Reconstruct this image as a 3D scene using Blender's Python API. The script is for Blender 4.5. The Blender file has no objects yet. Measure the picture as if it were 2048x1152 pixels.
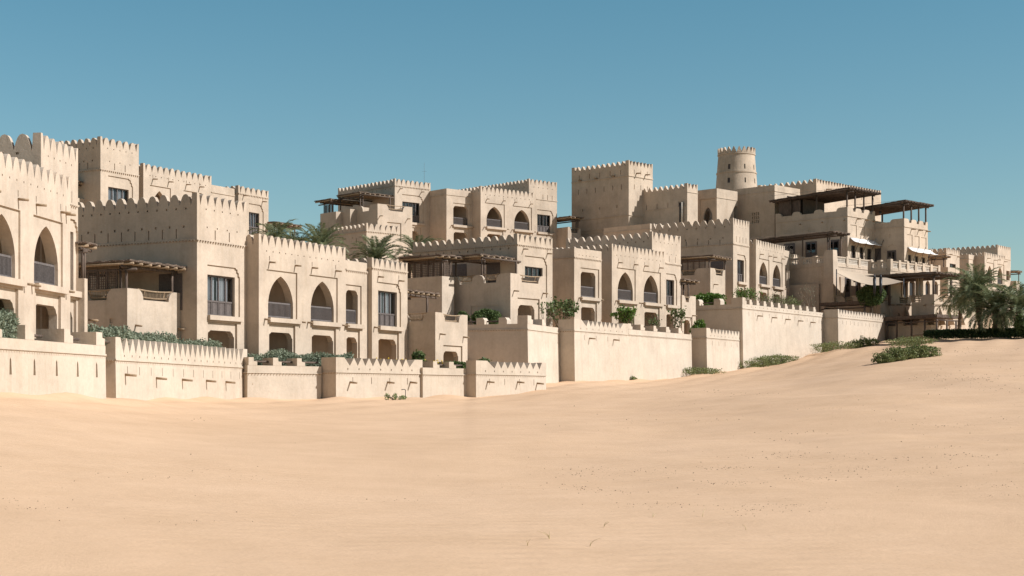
import bpy, math, random
import numpy as np
from mathutils import Vector
from mathutils.geometry import delaunay_2d_cdt

# ------------------------------------------------------------------ camera, sky, sun
SC = bpy.context.scene
COL = SC.collection
HZ, FP, CX = 800.0, 3100.0, 1024.0          # horizon row, focal length and centre column of the 2048 px photograph
cam_d = bpy.data.cameras.new('camera')
cam = bpy.data.objects.new('camera', cam_d); COL.objects.link(cam)
cam.location = (0, 0, 0); cam.rotation_euler = (math.radians(90), 0, 0)
cam_d.sensor_width = 36.0; cam_d.lens = FP / 2048 * 36
cam_d.shift_y = (HZ - 576) / 2048
cam_d.clip_start = 0.5; cam_d.clip_end = 9000
SC.camera = cam

SUN_EL, SUN_AZ = 37.0, -13.0                # elevation; azimuth counted from +X towards +Y
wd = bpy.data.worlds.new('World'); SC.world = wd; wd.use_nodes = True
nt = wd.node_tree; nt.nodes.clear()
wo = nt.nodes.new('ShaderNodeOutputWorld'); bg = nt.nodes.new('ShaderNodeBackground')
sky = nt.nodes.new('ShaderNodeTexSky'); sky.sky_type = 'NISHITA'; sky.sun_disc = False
sky.sun_elevation = math.radians(SUN_EL); sky.sun_rotation = math.radians(90 - SUN_AZ)
sky.air_density = 1.0; sky.dust_density = 0.6; sky.ozone_density = 1.6; sky.altitude = 100
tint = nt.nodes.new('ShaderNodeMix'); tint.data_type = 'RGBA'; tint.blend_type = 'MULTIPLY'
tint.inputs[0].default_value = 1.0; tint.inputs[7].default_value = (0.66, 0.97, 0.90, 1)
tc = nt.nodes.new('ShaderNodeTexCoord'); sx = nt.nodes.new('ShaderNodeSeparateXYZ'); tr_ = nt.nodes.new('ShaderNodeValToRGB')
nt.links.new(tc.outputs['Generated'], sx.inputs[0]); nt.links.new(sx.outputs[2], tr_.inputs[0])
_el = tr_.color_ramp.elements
for _p, _c in ((0.06, (0.86, 0.97, 0.90)), (0.26, (0.60, 0.97, 0.91)), (0.5, (1.0, 0.70, 0.58))):  # last stop: unseen upper sky tinted warm to warm the light on shaded faces
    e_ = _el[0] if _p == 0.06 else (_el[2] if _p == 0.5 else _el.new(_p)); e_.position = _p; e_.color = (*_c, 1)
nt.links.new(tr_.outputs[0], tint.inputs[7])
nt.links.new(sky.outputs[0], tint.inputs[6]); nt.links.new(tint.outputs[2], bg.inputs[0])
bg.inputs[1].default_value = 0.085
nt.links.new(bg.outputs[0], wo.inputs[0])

sl = bpy.data.lights.new('sun', 'SUN'); sl.energy = 4.6; sl.angle = math.radians(0.5); sl.color = (1.0, 0.995, 0.99)
so = bpy.data.objects.new('sun', sl); COL.objects.link(so)
_e, _a = math.radians(SUN_EL), math.radians(SUN_AZ)
SUN = Vector((math.cos(_e) * math.cos(_a), math.cos(_e) * math.sin(_a), math.sin(_e)))
so.rotation_euler = SUN.to_track_quat('Z', 'Y').to_euler(); so.location = (40, 0, 60)
SC.view_settings.view_transform = 'Standard'; SC.view_settings.look = 'None'
SC.view_settings.exposure = 0.33; SC.view_settings.gamma = 1.0
SC.cycles.max_bounces = 5; SC.cycles.diffuse_bounces = 4; SC.cycles.transparent_max_bounces = 8
try:
    SC.cycles.use_denoising = True
except Exception:
    pass

# ------------------------------------------------------------------ materials
def new_mat(name):
    m = bpy.data.materials.new(name); m.use_nodes = True
    n = m.node_tree; b = n.nodes['Principled BSDF']
    return m, n, b
def nd(n, t, **kw):
    x = n.nodes.new(t)
    for k, v in kw.items(): setattr(x, k, v)
    return x
def ramp(n, src, stops):
    r = nd(n, 'ShaderNodeValToRGB'); e = r.color_ramp.elements
    while len(e) < len(stops): e.new(0.5)
    for i, (p, c) in enumerate(stops):
        e[i].position = p; e[i].color = (*c, 1) if len(c) == 3 else c
    n.links.new(src, r.inputs[0]); return r
def noise(n, scale, detail=4, rough=0.55, vec=None, dist=0.0):
    x = nd(n, 'ShaderNodeTexNoise'); x.inputs['Scale'].default_value = scale
    x.inputs['Detail'].default_value = detail; x.inputs['Roughness'].default_value = rough
    x.inputs['Distortion'].default_value = dist
    if vec is not None: n.links.new(vec, x.inputs['Vector'])
    return x
def geo_pos(n, sc=(1, 1, 1)):
    g = nd(n, 'ShaderNodeNewGeometry'); mp = nd(n, 'ShaderNodeMapping'); mp.inputs['Scale'].default_value = sc
    n.links.new(g.outputs['Position'], mp.inputs[0]); return mp.outputs[0]
def mixc(n, a, b, fac, mode='MIX'):
    x = nd(n, 'ShaderNodeMix', data_type='RGBA', blend_type=mode)
    for s, v in ((x.inputs[6], a), (x.inputs[7], b)):
        if isinstance(v, tuple): s.default_value = (*v, 1)
        else: n.links.new(v, s)
    if isinstance(fac, (int, float)): x.inputs[0].default_value = fac
    else: n.links.new(fac, x.inputs[0])
    return x.outputs[2]
def math2(n, op, a, b):
    x = nd(n, 'ShaderNodeMath', operation=op)
    for s, v in ((x.inputs[0], a), (x.inputs[1], b)):
        if isinstance(v, (int, float)): s.default_value = v
        else: n.links.new(v, s)
    return x.outputs[0]

def plaster(name, base, stain=0.18, bump=0.35):
    m, n, b = new_mat(name)
    c = tuple(base)
    p = geo_pos(n); ps = geo_pos(n, (1.6, 1.6, 0.16))
    n1 = noise(n, 0.55, 5, 0.62, p); n2 = noise(n, 5.0, 4, 0.6, p); n3 = noise(n, 1.3, 5, 0.6, ps)
    dk = tuple(x * (1 - stain * .75) for x in c); lt = tuple(min(0.9, x * 1.07) for x in c)
    r1 = ramp(n, n1.outputs[0], [(0.32, dk), (0.62, lt)])
    r3 = ramp(n, n3.outputs[0], [(0.34, (0.80, 0.77, 0.72)), (0.50, (1, 1, 1))])
    col = mixc(n, r1.outputs[0], r3.outputs[0], 0.34, 'MULTIPLY')
    r2 = ramp(n, n2.outputs[0], [(0.30, (0.90, 0.89, 0.87)), (0.60, (1.03, 1.03, 1.02))])
    col = mixc(n, col, r2.outputs[0], 0.6, 'MULTIPLY')
    r4 = ramp(n, noise(n, 0.075, 2, 0.5, p).outputs[0], [(0.36, (0.93, 0.915, 0.89)), (0.62, (1.03, 1.03, 1.03))])
    col = mixc(n, col, r4.outputs[0], 1.0, 'MULTIPLY')
    n.links.new(col, b.inputs['Base Color']); b.inputs['Roughness'].default_value = 0.95
    b.inputs['Specular IOR Level'].default_value = 0.15
    bn = noise(n, 9.0, 6, 0.7, p)
    bp = nd(n, 'ShaderNodeBump'); bp.inputs['Strength'].default_value = bump; bp.inputs['Distance'].default_value = 0.05
    n.links.new(bn.outputs[0], bp.inputs['Height'])
    bn2 = noise(n, 1.1, 3, 0.5, p)
    bp2 = nd(n, 'ShaderNodeBump'); bp2.inputs['Strength'].default_value = 0.25; bp2.inputs['Distance'].default_value = 0.12
    n.links.new(bn2.outputs[0], bp2.inputs['Height']); n.links.new(bp.outputs[0], bp2.inputs['Normal'])
    n.links.new(bp2.outputs[0], b.inputs['Normal'])
    return m

def simple(name, base, var=0.3, scale=6.0, rough=0.8, stretch=(1, 1, 1), bump=0.2, metal=0.0, spec=0.3):
    m, n, b = new_mat(name)
    p = geo_pos(n, stretch); x = noise(n, scale, 4, 0.6, p)
    r = ramp(n, x.outputs[0], [(0.28, tuple(v * (1 - var) for v in base)), (0.68, tuple(min(1, v * (1 + var * 0.6)) for v in base))])
    n.links.new(r.outputs[0], b.inputs['Base Color']); b.inputs['Roughness'].default_value = rough
    b.inputs['Metallic'].default_value = metal; b.inputs['Specular IOR Level'].default_value = spec
    if bump:
        bp = nd(n, 'ShaderNodeBump'); bp.inputs['Strength'].default_value = bump; bp.inputs['Distance'].default_value = 0.02
        n.links.new(x.outputs[0], bp.inputs['Height']); n.links.new(bp.outputs[0], b.inputs['Normal'])
    return m

def leafmat(name, dark, light, rough=0.55, trans=0.25, sc=3.0):
    m, n, b = new_mat(name)
    p = geo_pos(n); x = noise(n, sc, 3, 0.6, p); y = noise(n, 31.0, 2, 0.5, p)
    s = math2(n, 'ADD', math2(n, 'MULTIPLY', x.outputs[0], 0.6), math2(n, 'MULTIPLY', y.outputs[0], 0.4))
    r = ramp(n, s, [(0.38, dark), (0.62, light)])
    n.links.new(r.outputs[0], b.inputs['Base Color']); b.inputs['Roughness'].default_value = rough
    b.inputs['Specular IOR Level'].default_value = 0.25
    t = nd(n, 'ShaderNodeBsdfTranslucent'); n.links.new(r.outputs[0], t.inputs[0])
    mx = nd(n, 'ShaderNodeMixShader'); mx.inputs[0].default_value = trans
    out = n.nodes['Material Output']
    n.links.new(b.outputs[0], mx.inputs[1]); n.links.new(t.outputs[0], mx.inputs[2]); n.links.new(mx.outputs[0], out.inputs[0])
    return m

def glassmat():
    m, n, b = new_mat('window_glass')
    n.nodes.remove(b)
    g = nd(n, 'ShaderNodeBsdfGlossy'); g.inputs['Roughness'].default_value = 0.06; g.inputs[0].default_value = (0.75, 0.78, 0.82, 1)
    t = nd(n, 'ShaderNodeBsdfTransparent'); t.inputs[0].default_value = (0.64, 0.65, 0.66, 1)
    f = nd(n, 'ShaderNodeFresnel'); f.inputs[0].default_value = 1.5
    mx = nd(n, 'ShaderNodeMixShader'); n.links.new(f.outputs[0], mx.inputs[0])
    n.links.new(t.outputs[0], mx.inputs[1]); n.links.new(g.outputs[0], mx.inputs[2])
    n.links.new(mx.outputs[0], n.nodes['Material Output'].inputs[0])
    return m

def sandmat():
    m, n, b = new_mat('desert_sand')
    p = geo_pos(n)
    a = noise(n, 0.05, 4, 0.55, p); c = noise(n, 0.6, 5, 0.6, p); f = noise(n, 14, 4, 0.7, p)
    r = ramp(n, a.outputs[0], [(0.3, (0.615, 0.418, 0.266)), (0.7, (0.675, 0.468, 0.308))])
    r2 = ramp(n, c.outputs[0], [(0.3, (0.93, 0.92, 0.90)), (0.65, (1.02, 1.02, 1.02))])
    col = mixc(n, r.outputs[0], r2.outputs[0], 0.9, 'MULTIPLY')
    r3 = ramp(n, f.outputs[0], [(0.3, (0.90, 0.89, 0.87)), (0.6, (1.03, 1.03, 1.02))])
    col = mixc(n, col, r3.outputs[0], 0.7, 'MULTIPLY')
    n.links.new(col, b.inputs['Base Color']); b.inputs['Roughness'].default_value = 0.97
    b.inputs['Specular IOR Level'].default_value = 0.1
    # wind ripples, patchy
    mp = nd(n, 'ShaderNodeMapping'); mp.inputs['Rotation'].default_value = (0, 0, math.radians(96))
    g = nd(n, 'ShaderNodeNewGeometry'); n.links.new(g.outputs['Position'], mp.inputs[0])
    w = nd(n, 'ShaderNodeTexWave'); w.inputs['Scale'].default_value = 0.5; w.inputs['Distortion'].default_value = 4.0
    w.inputs['Detail'].default_value = 3; w.inputs['Detail Scale'].default_value = 0.9
    n.links.new(mp.outputs[0], w.inputs['Vector'])
    msk = ramp(n, noise(n, 0.06, 3, 0.5, p).outputs[0], [(0.42, (0, 0, 0)), (0.62, (1, 1, 1))])
    wv = math2(n, 'MULTIPLY', w.outputs['Fac'], msk.outputs[0])
    bp1 = nd(n, 'ShaderNodeBump'); bp1.inputs['Strength'].default_value = 0.38; bp1.inputs['Distance'].default_value = 0.07
    n.links.new(wv, bp1.inputs['Height'])
    bp2 = nd(n, 'ShaderNodeBump'); bp2.inputs['Strength'].default_value = 0.36; bp2.inputs['Distance'].default_value = 0.05
    n.links.new(noise(n, 2.2, 6, 0.65, p).outputs[0], bp2.inputs['Height']); n.links.new(bp1.outputs[0], bp2.inputs['Normal'])
    bp3 = nd(n, 'ShaderNodeBump'); bp3.inputs['Strength'].default_value = 0.5; bp3.inputs['Distance'].default_value = 0.02
    n.links.new(noise(n, 22, 4, 0.7, p).outputs[0], bp3.inputs['Height']); n.links.new(bp2.outputs[0], bp3.inputs['Normal'])
    n.links.new(bp3.outputs[0], b.inputs['Normal'])
    return m

M = dict(
    villa=plaster('villa_plaster', (0.50, 0.408, 0.322)),
    wall=plaster('wall_plaster', (0.52, 0.437, 0.352), 0.10, 0.3),
    hotel=plaster('hotel_plaster', (0.53, 0.425, 0.328), 0.2, 0.4),
    sand=sandmat(),
    wood=simple('weathered_wood', (0.115, 0.082, 0.062), 0.45, 9, 0.85, (1, 1, 0.2)),
    log=simple('palm_log', (0.33, 0.235, 0.15), 0.35, 7, 0.85),
    darkwood=simple('dark_window_wood', (0.12, 0.10, 0.092), 0.3, 9, 0.6),
    rail=simple('grey_rail_wood', (0.135, 0.118, 0.112), 0.3, 9, 0.8),
    mat=simple('palm_mat', (0.17, 0.125, 0.095), 0.5, 14, 0.95, (1, 1, 1), 0.6),
    glass=glassmat(),
    curtain=simple('curtain_cloth', (0.72, 0.72, 0.72), 0.12, 3, 0.9, (6, 6, 0.3), 0.1),
    sail=simple('sail_cloth', (0.52, 0.41, 0.30), 0.08, 1.5, 0.85),
    canvas=simple('white_canvas', (0.80, 0.78, 0.74), 0.06, 2, 0.85),
    metal=simple('dark_metal', (0.05, 0.05, 0.052), 0.2, 5, 0.5, metal=0.6),
    pale=simple('pale_paint', (0.58, 0.50, 0.41), 0.1, 6, 0.7),
    hedge=leafmat('hedge_leaf', (0.14, 0.165, 0.11), (0.33, 0.37, 0.26), 0.6, 0.35),
    boxhedge=leafmat('dark_hedge_leaf', (0.03, 0.05, 0.018), (0.085, 0.12, 0.04)),
    green=leafmat('green_leaf', (0.045, 0.075, 0.022), (0.15, 0.20, 0.07)),
    bright=leafmat('bright_leaf', (0.06, 0.12, 0.02), (0.17, 0.26, 0.05)),
    desert=leafmat('desert_leaf', (0.09, 0.11, 0.035), (0.25, 0.275, 0.11)),
    palmleaf=leafmat('palm_leaf', (0.09, 0.11, 0.05), (0.30, 0.33, 0.18), 0.45, 0.35),
    dryfrond=leafmat('dry_frond', (0.16, 0.12, 0.06), (0.30, 0.23, 0.13)),
    bark=simple('palm_bark', (0.13, 0.095, 0.065), 0.5, 8, 0.95, (1, 1, 2.5), 0.8),
    stem=simple('branch_bark', (0.20, 0.155, 0.11), 0.3, 9, 0.9),
    flower=simple('yellow_petal', (0.75, 0.52, 0.04), 0.15, 9, 0.7),
    pebble=simple('pebble_stone', (0.20, 0.14, 0.095), 0.5, 12, 0.9),
    drygrass=simple('dry_grass', (0.46, 0.36, 0.19), 0.2, 9, 0.8),
    white=simple('white_paint', (0.75, 0.75, 0.72), 0.08, 6, 0.6),
)

# ------------------------------------------------------------------ helpers: objects
def root_loc(o):
    while o.parent is not None: o = o.parent
    return o.location
class MB:
    """collects world-space faces and links them as ONE mesh object"""
    def __init__(self): self.v = []; self.f = []; self.sm = False
    def add(self, vs, fs):
        k = len(self.v); self.v.extend([tuple(p) for p in vs]); self.f.extend([tuple(i + k for i in f) for f in fs])
    def quad(self, a, b, c, d): self.add([a, b, c, d], [(0, 1, 2, 3)])
    def hexa(self, p):   # p: 8 points, bottom 4 then top 4
        self.add(p, [(3, 2, 1, 0), (4, 5, 6, 7), (0, 1, 5, 4), (1, 2, 6, 5), (2, 3, 7, 6), (3, 0, 4, 7)])
    def box(self, F, a0, a1, d0, d1, z0, z1):
        self.hexa([F.pt(a0, d0, z0), F.pt(a1, d0, z0), F.pt(a1, d1, z0), F.pt(a0, d1, z0),
                   F.pt(a0, d0, z1), F.pt(a1, d0, z1), F.pt(a1, d1, z1), F.pt(a0, d1, z1)])
    def tube(self, p, q, r, r2=None, n=8, caps=True):
        p, q = Vector(p), Vector(q); r2 = r if r2 is None else r2
        ax = (q - p).normalized(); up = Vector((0, 0, 1)) if abs(ax.z) < 0.9 else Vector((1, 0, 0))
        e1 = ax.cross(up).normalized(); e2 = ax.cross(e1)
        vs = []
        for c, rr in ((p, r), (q, r2)):
            for i in range(n):
                t = 2 * math.pi * i / n; vs.append(c + (e1 * math.cos(t) + e2 * math.sin(t)) * rr)
        fs = [(i, (i + 1) % n, n + (i + 1) % n, n + i) for i in range(n)]
        if caps: fs += [tuple(range(n - 1, -1, -1)), tuple(range(n, 2 * n))]
        self.add(vs, fs)
    def polyline(self, pts, r, n=6, r2=None):
        m = len(pts)
        for i in range(m - 1):
            ra = r if r2 is None else r + (r2 - r) * i / (m - 1); rb = r if r2 is None else r + (r2 - r) * (i + 1) / (m - 1)
            self.tube(pts[i], pts[i + 1], ra, rb, n, False)
    def build(self, name, mat, parent=None, smooth=False, loc=None):
        if not self.v: return None
        me = bpy.data.meshes.new(name)
        org = Vector(loc) if loc is not None else (root_loc(parent) if parent is not None else Vector((0, 0, 0)))
        vs = np.array([(p[0], p[1], p[2]) for p in self.v], dtype=np.float64) - np.array(org)
        me.from_pydata(vs.tolist(), [], self.f); me.update()
        if smooth: me.polygons.foreach_set('use_smooth', [True] * len(me.polygons))
        me.materials.append(M[mat] if isinstance(mat, str) else mat)
        o = bpy.data.objects.new(name, me); COL.objects.link(o)
        if parent is not None: o.parent = parent
        elif loc is not None: o.location = org
        return o
def tag(o, label=None, cat=None, group=None, kind=None):
    if label: o['label'] = label
    if cat: o['category'] = cat
    if group: o['group'] = group
    if kind: o['kind'] = kind
    return o
def thing(name, label, cat, loc, group=None):
    o = bpy.data.objects.new(name, None); COL.objects.link(o); o.location = loc
    o.empty_display_size = 0.5
    return tag(o, label, cat, group)
def P(px, py, d): return Vector(((px - CX) / FP * d, d, (HZ - py) / FP * d))

# ------------------------------------------------------------------ helpers: faces with openings
class Face:
    """vertical plane: origin o (x, y), a = direction along it, w = direction into the building"""
    def __init__(s, o, a, w, bat=0.0, zref=0.0): s.o = Vector(o); s.a = Vector(a); s.w = Vector(w); s.bat = bat; s.zref = zref
    def pt(s, a, dep, z):
        if s.bat:
            q = s.bat * (s.zref - z); a = a - q; dep = dep - q
        p = s.o + s.a * a + s.w * dep; return Vector((p.x, p.y, z))
    def A(s, px):            # distance along the face where image column px meets it
        k = (px - CX) / FP; return (k * s.o.y - s.o.x) / (s.a.x - k * s.a.y)
    def Z(s, px, py):
        return (HZ - py) / FP * (s.o.y + s.a.y * s.A(px))
    def off(s, dep): return Face(s.o + s.w * dep, s.a, s.w, s.bat, s.zref)

def inside(pt, poly):
    x, y = pt; c = False; n = len(poly); j = n - 1
    for i in range(n):
        xi, yi = poly[i]; xj, yj = poly[j]
        if (yi > y) != (yj > y) and x < (xj - xi) * (y - yi) / (yj - yi) + xi: c = not c
        j = i
    return c
def fill(outline, holes):
    vs = []; es = []
    for lp in [outline] + holes:
        k = len(vs); n = len(lp); vs += [Vector(p) for p in lp]; es += [(k + i, k + (i + 1) % n) for i in range(n)]
    v, e, f, *_ = delaunay_2d_cdt(vs, es, [], 0, 1e-5)
    boxes = [(min(p[0] for p in h), max(p[0] for p in h), min(p[1] for p in h), max(p[1] for p in h)) for h in holes]
    out = []
    for t in f:
        cx = sum(v[i].x for i in t) / len(t); cy = sum(v[i].y for i in t) / len(t)
        if not inside((cx, cy), outline): continue
        if any(b[0] < cx < b[1] and b[2] < cy < b[3] and inside((cx, cy), h) for b, h in zip(boxes, holes)): continue
        out.append(tuple(t))
    return [(p.x, p.y) for p in v], out
class Hole:
    def __init__(s, loop, depth, back=True, sub=None, room=None, rx=0.35):
        s.loop = loop; s.depth = depth; s.back = back; s.sub = sub or []; s.room = room; s.rx = rx
def rect(a0, a1, z0, z1): return [(a0, z0), (a1, z0), (a1, z1), (a0, z1)]
def arch(a0, a1, z0, zs, zp, n=9):
    """pointed arch: jambs from z0 to zs, two arcs meeting at zp"""
    w2 = (a1 - a0) / 2; h = zp - zs; R = (h * h + w2 * w2) / (2 * w2); c = (a0 + a1) / 2
    right = []
    for i in range(n):
        z = h * math.sin(math.pi / 2 * i / n) ** 1.0 * 1.0
        x = math.sqrt(max(0, R * R - z * z)) - (R - w2)
        right.append((x, zs + z))
    loop = [(a0, z0), (a1, z0)] + [(c + x, z) for x, z in right] + [(c, zp)] + [(c - x, z) for x, z in reversed(right)]
    return loop
def chamf(a0, a1, z0, z1, c=0.32):
    """opening whose upper corners carry small stepped brackets"""
    return [(a0, z0), (a1, z0), (a1, z1 - c * 1.25), (a1 - c * .3, z1 - c), (a1 - c * .55, z1 - c * .45), (a1 - c * 1.2, z1 - c * .1), (a1 - c * 1.2, z1),
            (a0 + c * 1.2, z1), (a0 + c * 1.2, z1 - c * .1), (a0 + c * .55, z1 - c * .45), (a0 + c * .3, z1 - c), (a0, z1 - c * 1.25)]
def steploop(a0, a1, z0, z1, c=0.22):
    return [(a0, z0), (a1, z0), (a1, z1 - 3 * c), (a1 - c * .6, z1 - 2.6 * c), (a1 - c * .6, z1 - 1.7 * c), (a1 - c * 1.3, z1 - 1.4 * c), (a1 - c * 1.3, z1 - .5 * c), (a1 - 2.2 * c, z1 - .4 * c), (a1 - 2.2 * c, z1), (a0, z1)]
def facade(mb, F, outline, holes, dep=0.0):
    v, t = fill(outline, [h.loop for h in holes])
    mb.add([F.pt(a, dep, z) for a, z in v], t)
    for h in holes:
        n = len(h.loop); d1 = dep + h.depth
        mb.add([F.pt(a, dep, z) for a, z in h.loop] + [F.pt(a, d1, z) for a, z in h.loop], [(i, (i + 1) % n, n + (i + 1) % n, n + i) for i in range(n)])
        if h.room:
            a0 = min(p[0] for p in h.loop) - h.rx; a1 = max(p[0] for p in h.loop) + h.rx
            z0 = min(p[1] for p in h.loop) - 0.001; z1 = max(p[1] for p in h.loop) + 0.15; d2 = d1 + h.room
            facade(mb, F, rect(a0, a1, z0 - 0.02, z1), [Hole(h.loop, 0, False)], d1 + 0.001)
            q = [F.pt(a0, d1, z0), F.pt(a1, d1, z0), F.pt(a1, d2, z0), F.pt(a0, d2, z0), F.pt(a0, d1, z1), F.pt(a1, d1, z1), F.pt(a1, d2, z1), F.pt(a0, d2, z1)]
            mb.add(q, [(0, 1, 2, 3), (4, 5, 6, 7), (1, 2, 6, 5), (2, 3, 7, 6), (3, 0, 4, 7)])
        elif h.sub or h.back:
            facade(mb, F, h.loop, h.sub, d1)

# top profiles of a parapet: list of (a, height)
def prof(L, style, h, pitch, e0=0.35, e1=0.35, **kw):
    if style == 'flat': return [(0, h), (L, h)]
    if style == 'scallop':
        pts = [(0, h)]
        for (c, w) in kw.get('dips') or [(L * .5, L * .5)]:
            dd = kw.get('dd', 0.62) ; x0, x1 = c - w / 2, c + w / 2; r = min(0.42, w * .3)
            for i in range(6):
                t = i / 5 * math.pi / 2; pts.append((x0 - r * .4 + r * 1.4 * math.sin(t) * .9, h - dd * (1 - math.cos(t))))
            for i in range(5, -1, -1):
                t = i / 5 * math.pi / 2; pts.append((x1 + r * .4 - r * 1.4 * math.sin(t) * .9, h - dd * (1 - math.cos(t))))
        pts.append((L, h)); return pts
    mh = kw.get('mh', 0.64) * (1.2 if style == 'round' else 1); rj = random.Random(int(L * 977 + pitch * 31)); n = max(1, round((L - e0 - e1) / pitch)); p = (L - e0 - e1) / n
    pts = [(0, h), (e0 * .6, h)]
    for i in range(n + 1):
        g = e0 + i * p                                  # gap between merlons
        if style == 'round': prev = [(-.40, .80), (-.28, .70), (-.14, .40), (-.05, .12)]
        else: prev = [(-.44, 1.0)]
        if i == 0:
            if style == 'round': pts += [(g - .22 * pitch, h - mh * .10), (g - .12 * pitch, h - mh * .35), (g - .045 * pitch, h - mh * .8)]
            pts.append((g, h - mh))
        if i == n:
            if style == 'round': pts += [(g + .045 * pitch, h - mh * .8), (g + .12 * pitch, h - mh * .35), (g + .22 * pitch, h - mh * .10)]
            break
        if style == 'round':
            dh = rj.uniform(0, .05)
            for x in (.06, .13, .23, .34, .5, .66, .77, .87, .94):
                q = abs(2 * x - 1); pts.append((g + x * p, h - dh - (mh - dh) * q ** 2.5))
        elif style == 'tri':
            dh = rj.uniform(0, .05); jx = rj.uniform(-.03, .03); pts += [(g + (.46 + jx) * p, h - dh), (g + (.54 + jx) * p, h - dh)]
        pts.append((g + p, h - mh * rj.uniform(.95, 1)))
    pts += [(L - e1 * .6, h), (L, h)]
    # keep strictly increasing in a
    out = [pts[0]]
    for q in pts[1:]:
        if q[0] > out[-1][0] + 1e-4: out.append(q)
        elif abs(q[0] - out[-1][0]) <= 1e-4 and abs(q[1] - out[-1][1]) > 1e-3: out.append((out[-1][0] + 2e-4, q[1]))
    out[-1] = (L, out[-1][1])
    return out
def slab(mb, F, pr, z0, th, holes=(), a_off=0.0):
    top = [(a + a_off, z0 + hh) for a, hh in pr]
    L0, L1 = top[0][0], top[-1][0]
    outline = [(L0, z0), (L1, z0)] + list(reversed(top))
    facade(mb, F, outline, list(holes))
    v, t = fill(outline, []); mb.add([F.pt(a, th, z) for a, z in v], t)
    n = len(outline)
    mb.add([F.pt(a, 0, z) for a, z in outline] + [F.pt(a, th, z) for a, z in outline],
           [(i, (i + 1) % n, n + (i + 1) % n, n + i) for i in range(1, n)])

class Block:
    """a rectangular mass of a building; R = sunlit face running right-back, L = shaded face running left-back"""
    def __init__(s, parent, px=None, d=None, th=0.0, r=None, l=None, S=None, T=None, base=None, at=None, mat='villa', bat=0.0, zref=0.0):
        s.parent = parent; s.mat = mat
        if base is not None:
            s.th = base.th + th; o = base.C + base.u * at[0] + base.v * at[1]; s.C = o
        else:
            s.th = math.radians(th); s.C = Vector(((px - CX) / FP * d, d))
        s.u = Vector((math.cos(s.th), math.sin(s.th))); s.v = Vector((-math.sin(s.th), math.cos(s.th)))
        s.R = Face(s.C, s.u, s.v, bat, zref); s.L = Face(s.C, s.v, s.u, bat, zref)
        s.S = S if S is not None else s.R.A(r); s.T = T if T is not None else s.L.A(l)
        s.X = Face(s.C + s.u * s.S, s.v, -s.u, 0); s.Y = Face(s.C + s.v * s.T, s.u, -s.v, 0)
        s.hR = []; s.hL = []
    def zc(s, py): return (HZ - py) / FP * s.C.y
    def build(s, zb, zt, style='round', ph=0.92, pitch=0.78, th=0.28, kR=None, kL=None, back=True, names=('wall', 'battlement'), sides='RLXY', mh=None):
        """zb bottom, zt top; ph = height of the parapet slab above the roof"""
        zr = zt - ph; mb = MB()
        facade(mb, s.R, rect(0, s.S, zb, zr), s.hR); facade(mb, s.L, rect(0, s.T, zb, zr), s.hL)
        facade(mb, s.X, rect(0, s.T, zb, zr), []); facade(mb, s.Y, rect(0, s.S, zb, zr), [])
        mb.quad(s.R.pt(0, 0, zr), s.R.pt(s.S, 0, zr), s.R.pt(s.S, s.T, zr), s.R.pt(0, s.T, zr))
        w = mb.build(names[0], s.mat, s.parent)
        if style:
            kR = dict(kR or {}); kL = dict(kL or {})
            if mh: kR.setdefault('mh', mh); kL.setdefault('mh', mh)
            pb = MB()
            slab(pb, s.R, prof(s.S, kR.get('style', style), ph, kR.get('pitch', pitch), **{k: v for k, v in kR.items() if k not in ('style', 'pitch')}), zr, th)
            slab(pb, s.L, prof(s.T - 2 * th, kL.get('style', style), ph, kL.get('pitch', pitch), .2, .2, **{k: v for k, v in kL.items() if k not in ('style', 'pitch')}), zr, th, a_off=th)
            if back:
                st = style if style != 'scallop' else 'flat'
                if 'X' in sides: slab(pb, s.X, prof(s.T - 2 * th, st, ph, pitch, .2, .2, **({} if st == 'flat' else {'mh': kR.get('mh', .64)})), zr, th, a_off=th)
                if 'Y' in sides: slab(pb, s.Y, prof(s.S, st, ph, pitch, **({} if st == 'flat' else {'mh': kR.get('mh', .64)})), zr, th)
            pb.build(names[1], s.mat, s.parent)
        s.zr = zr; s.zt = zt; s.zb = zb
        return w
    # --- surface details ---
    def dots(s, side, z, n=None, sz=0.09, m=0.5, a0=None, a1=None, dep=0.12, zh=None, step=0.78, z2=None):
        F, L, H = (s.R, s.S, s.hR) if side == 'R' else (s.L, s.T, s.hL)
        a0 = m if a0 is None else a0; a1 = L - m if a1 is None else a1
        n = n or max(1, round((a1 - a0) / step)); zh = zh or sz
        for i in range(n):
            a = a0 + (a1 - a0) * (i + .5) / n
            H.append(Hole(rect(a - sz / 2, a + sz / 2, z - zh / 2, z + zh / 2), dep))
    def string(s, z, pr=0.07, h=0.09, sides='RL', teeth=True, aR=None, aL=None, mat=None):
        mb = MB()
        for sd in sides:
            F, L = (s.R, s.S) if sd == 'R' else (s.L, s.T)
            a0, a1 = (aR if sd == 'R' else aL) or (0, L)
            if sd == 'L': a0 = max(a0, 0.003)
            if sd == 'R' and a0 == 0: a0 = -pr
            mb.box(F, a0, a1, -pr, 0.03, z, z + h)
            if teeth:
                n = int((a1 - a0) / 0.26)
                for i in range(n):
                    a = a0 + (i + .5) * 0.26; mb.box(F, a - .05, a + .05, -pr - .05, 0.02, z - .07, z - .002)
        mb.build('string_course', mat or s.mat, s.parent)
    def spout(s, side, a, z, L=0.6, r=0.065, slit=True):
        F = s.R if side == 'R' else s.L
        mb = MB(); mb.tube(F.pt(a, 0.05, z + .02), F.pt(a, -L, z - .03), r, r * .9, 8)
        mb.build('waterspout', 'log', s.parent, True)
        if slit: (s.hR if side == 'R' else s.hL).append(Hole(rect(a - .035, a + .035, z + .12, z + .42), 0.10))

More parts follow.
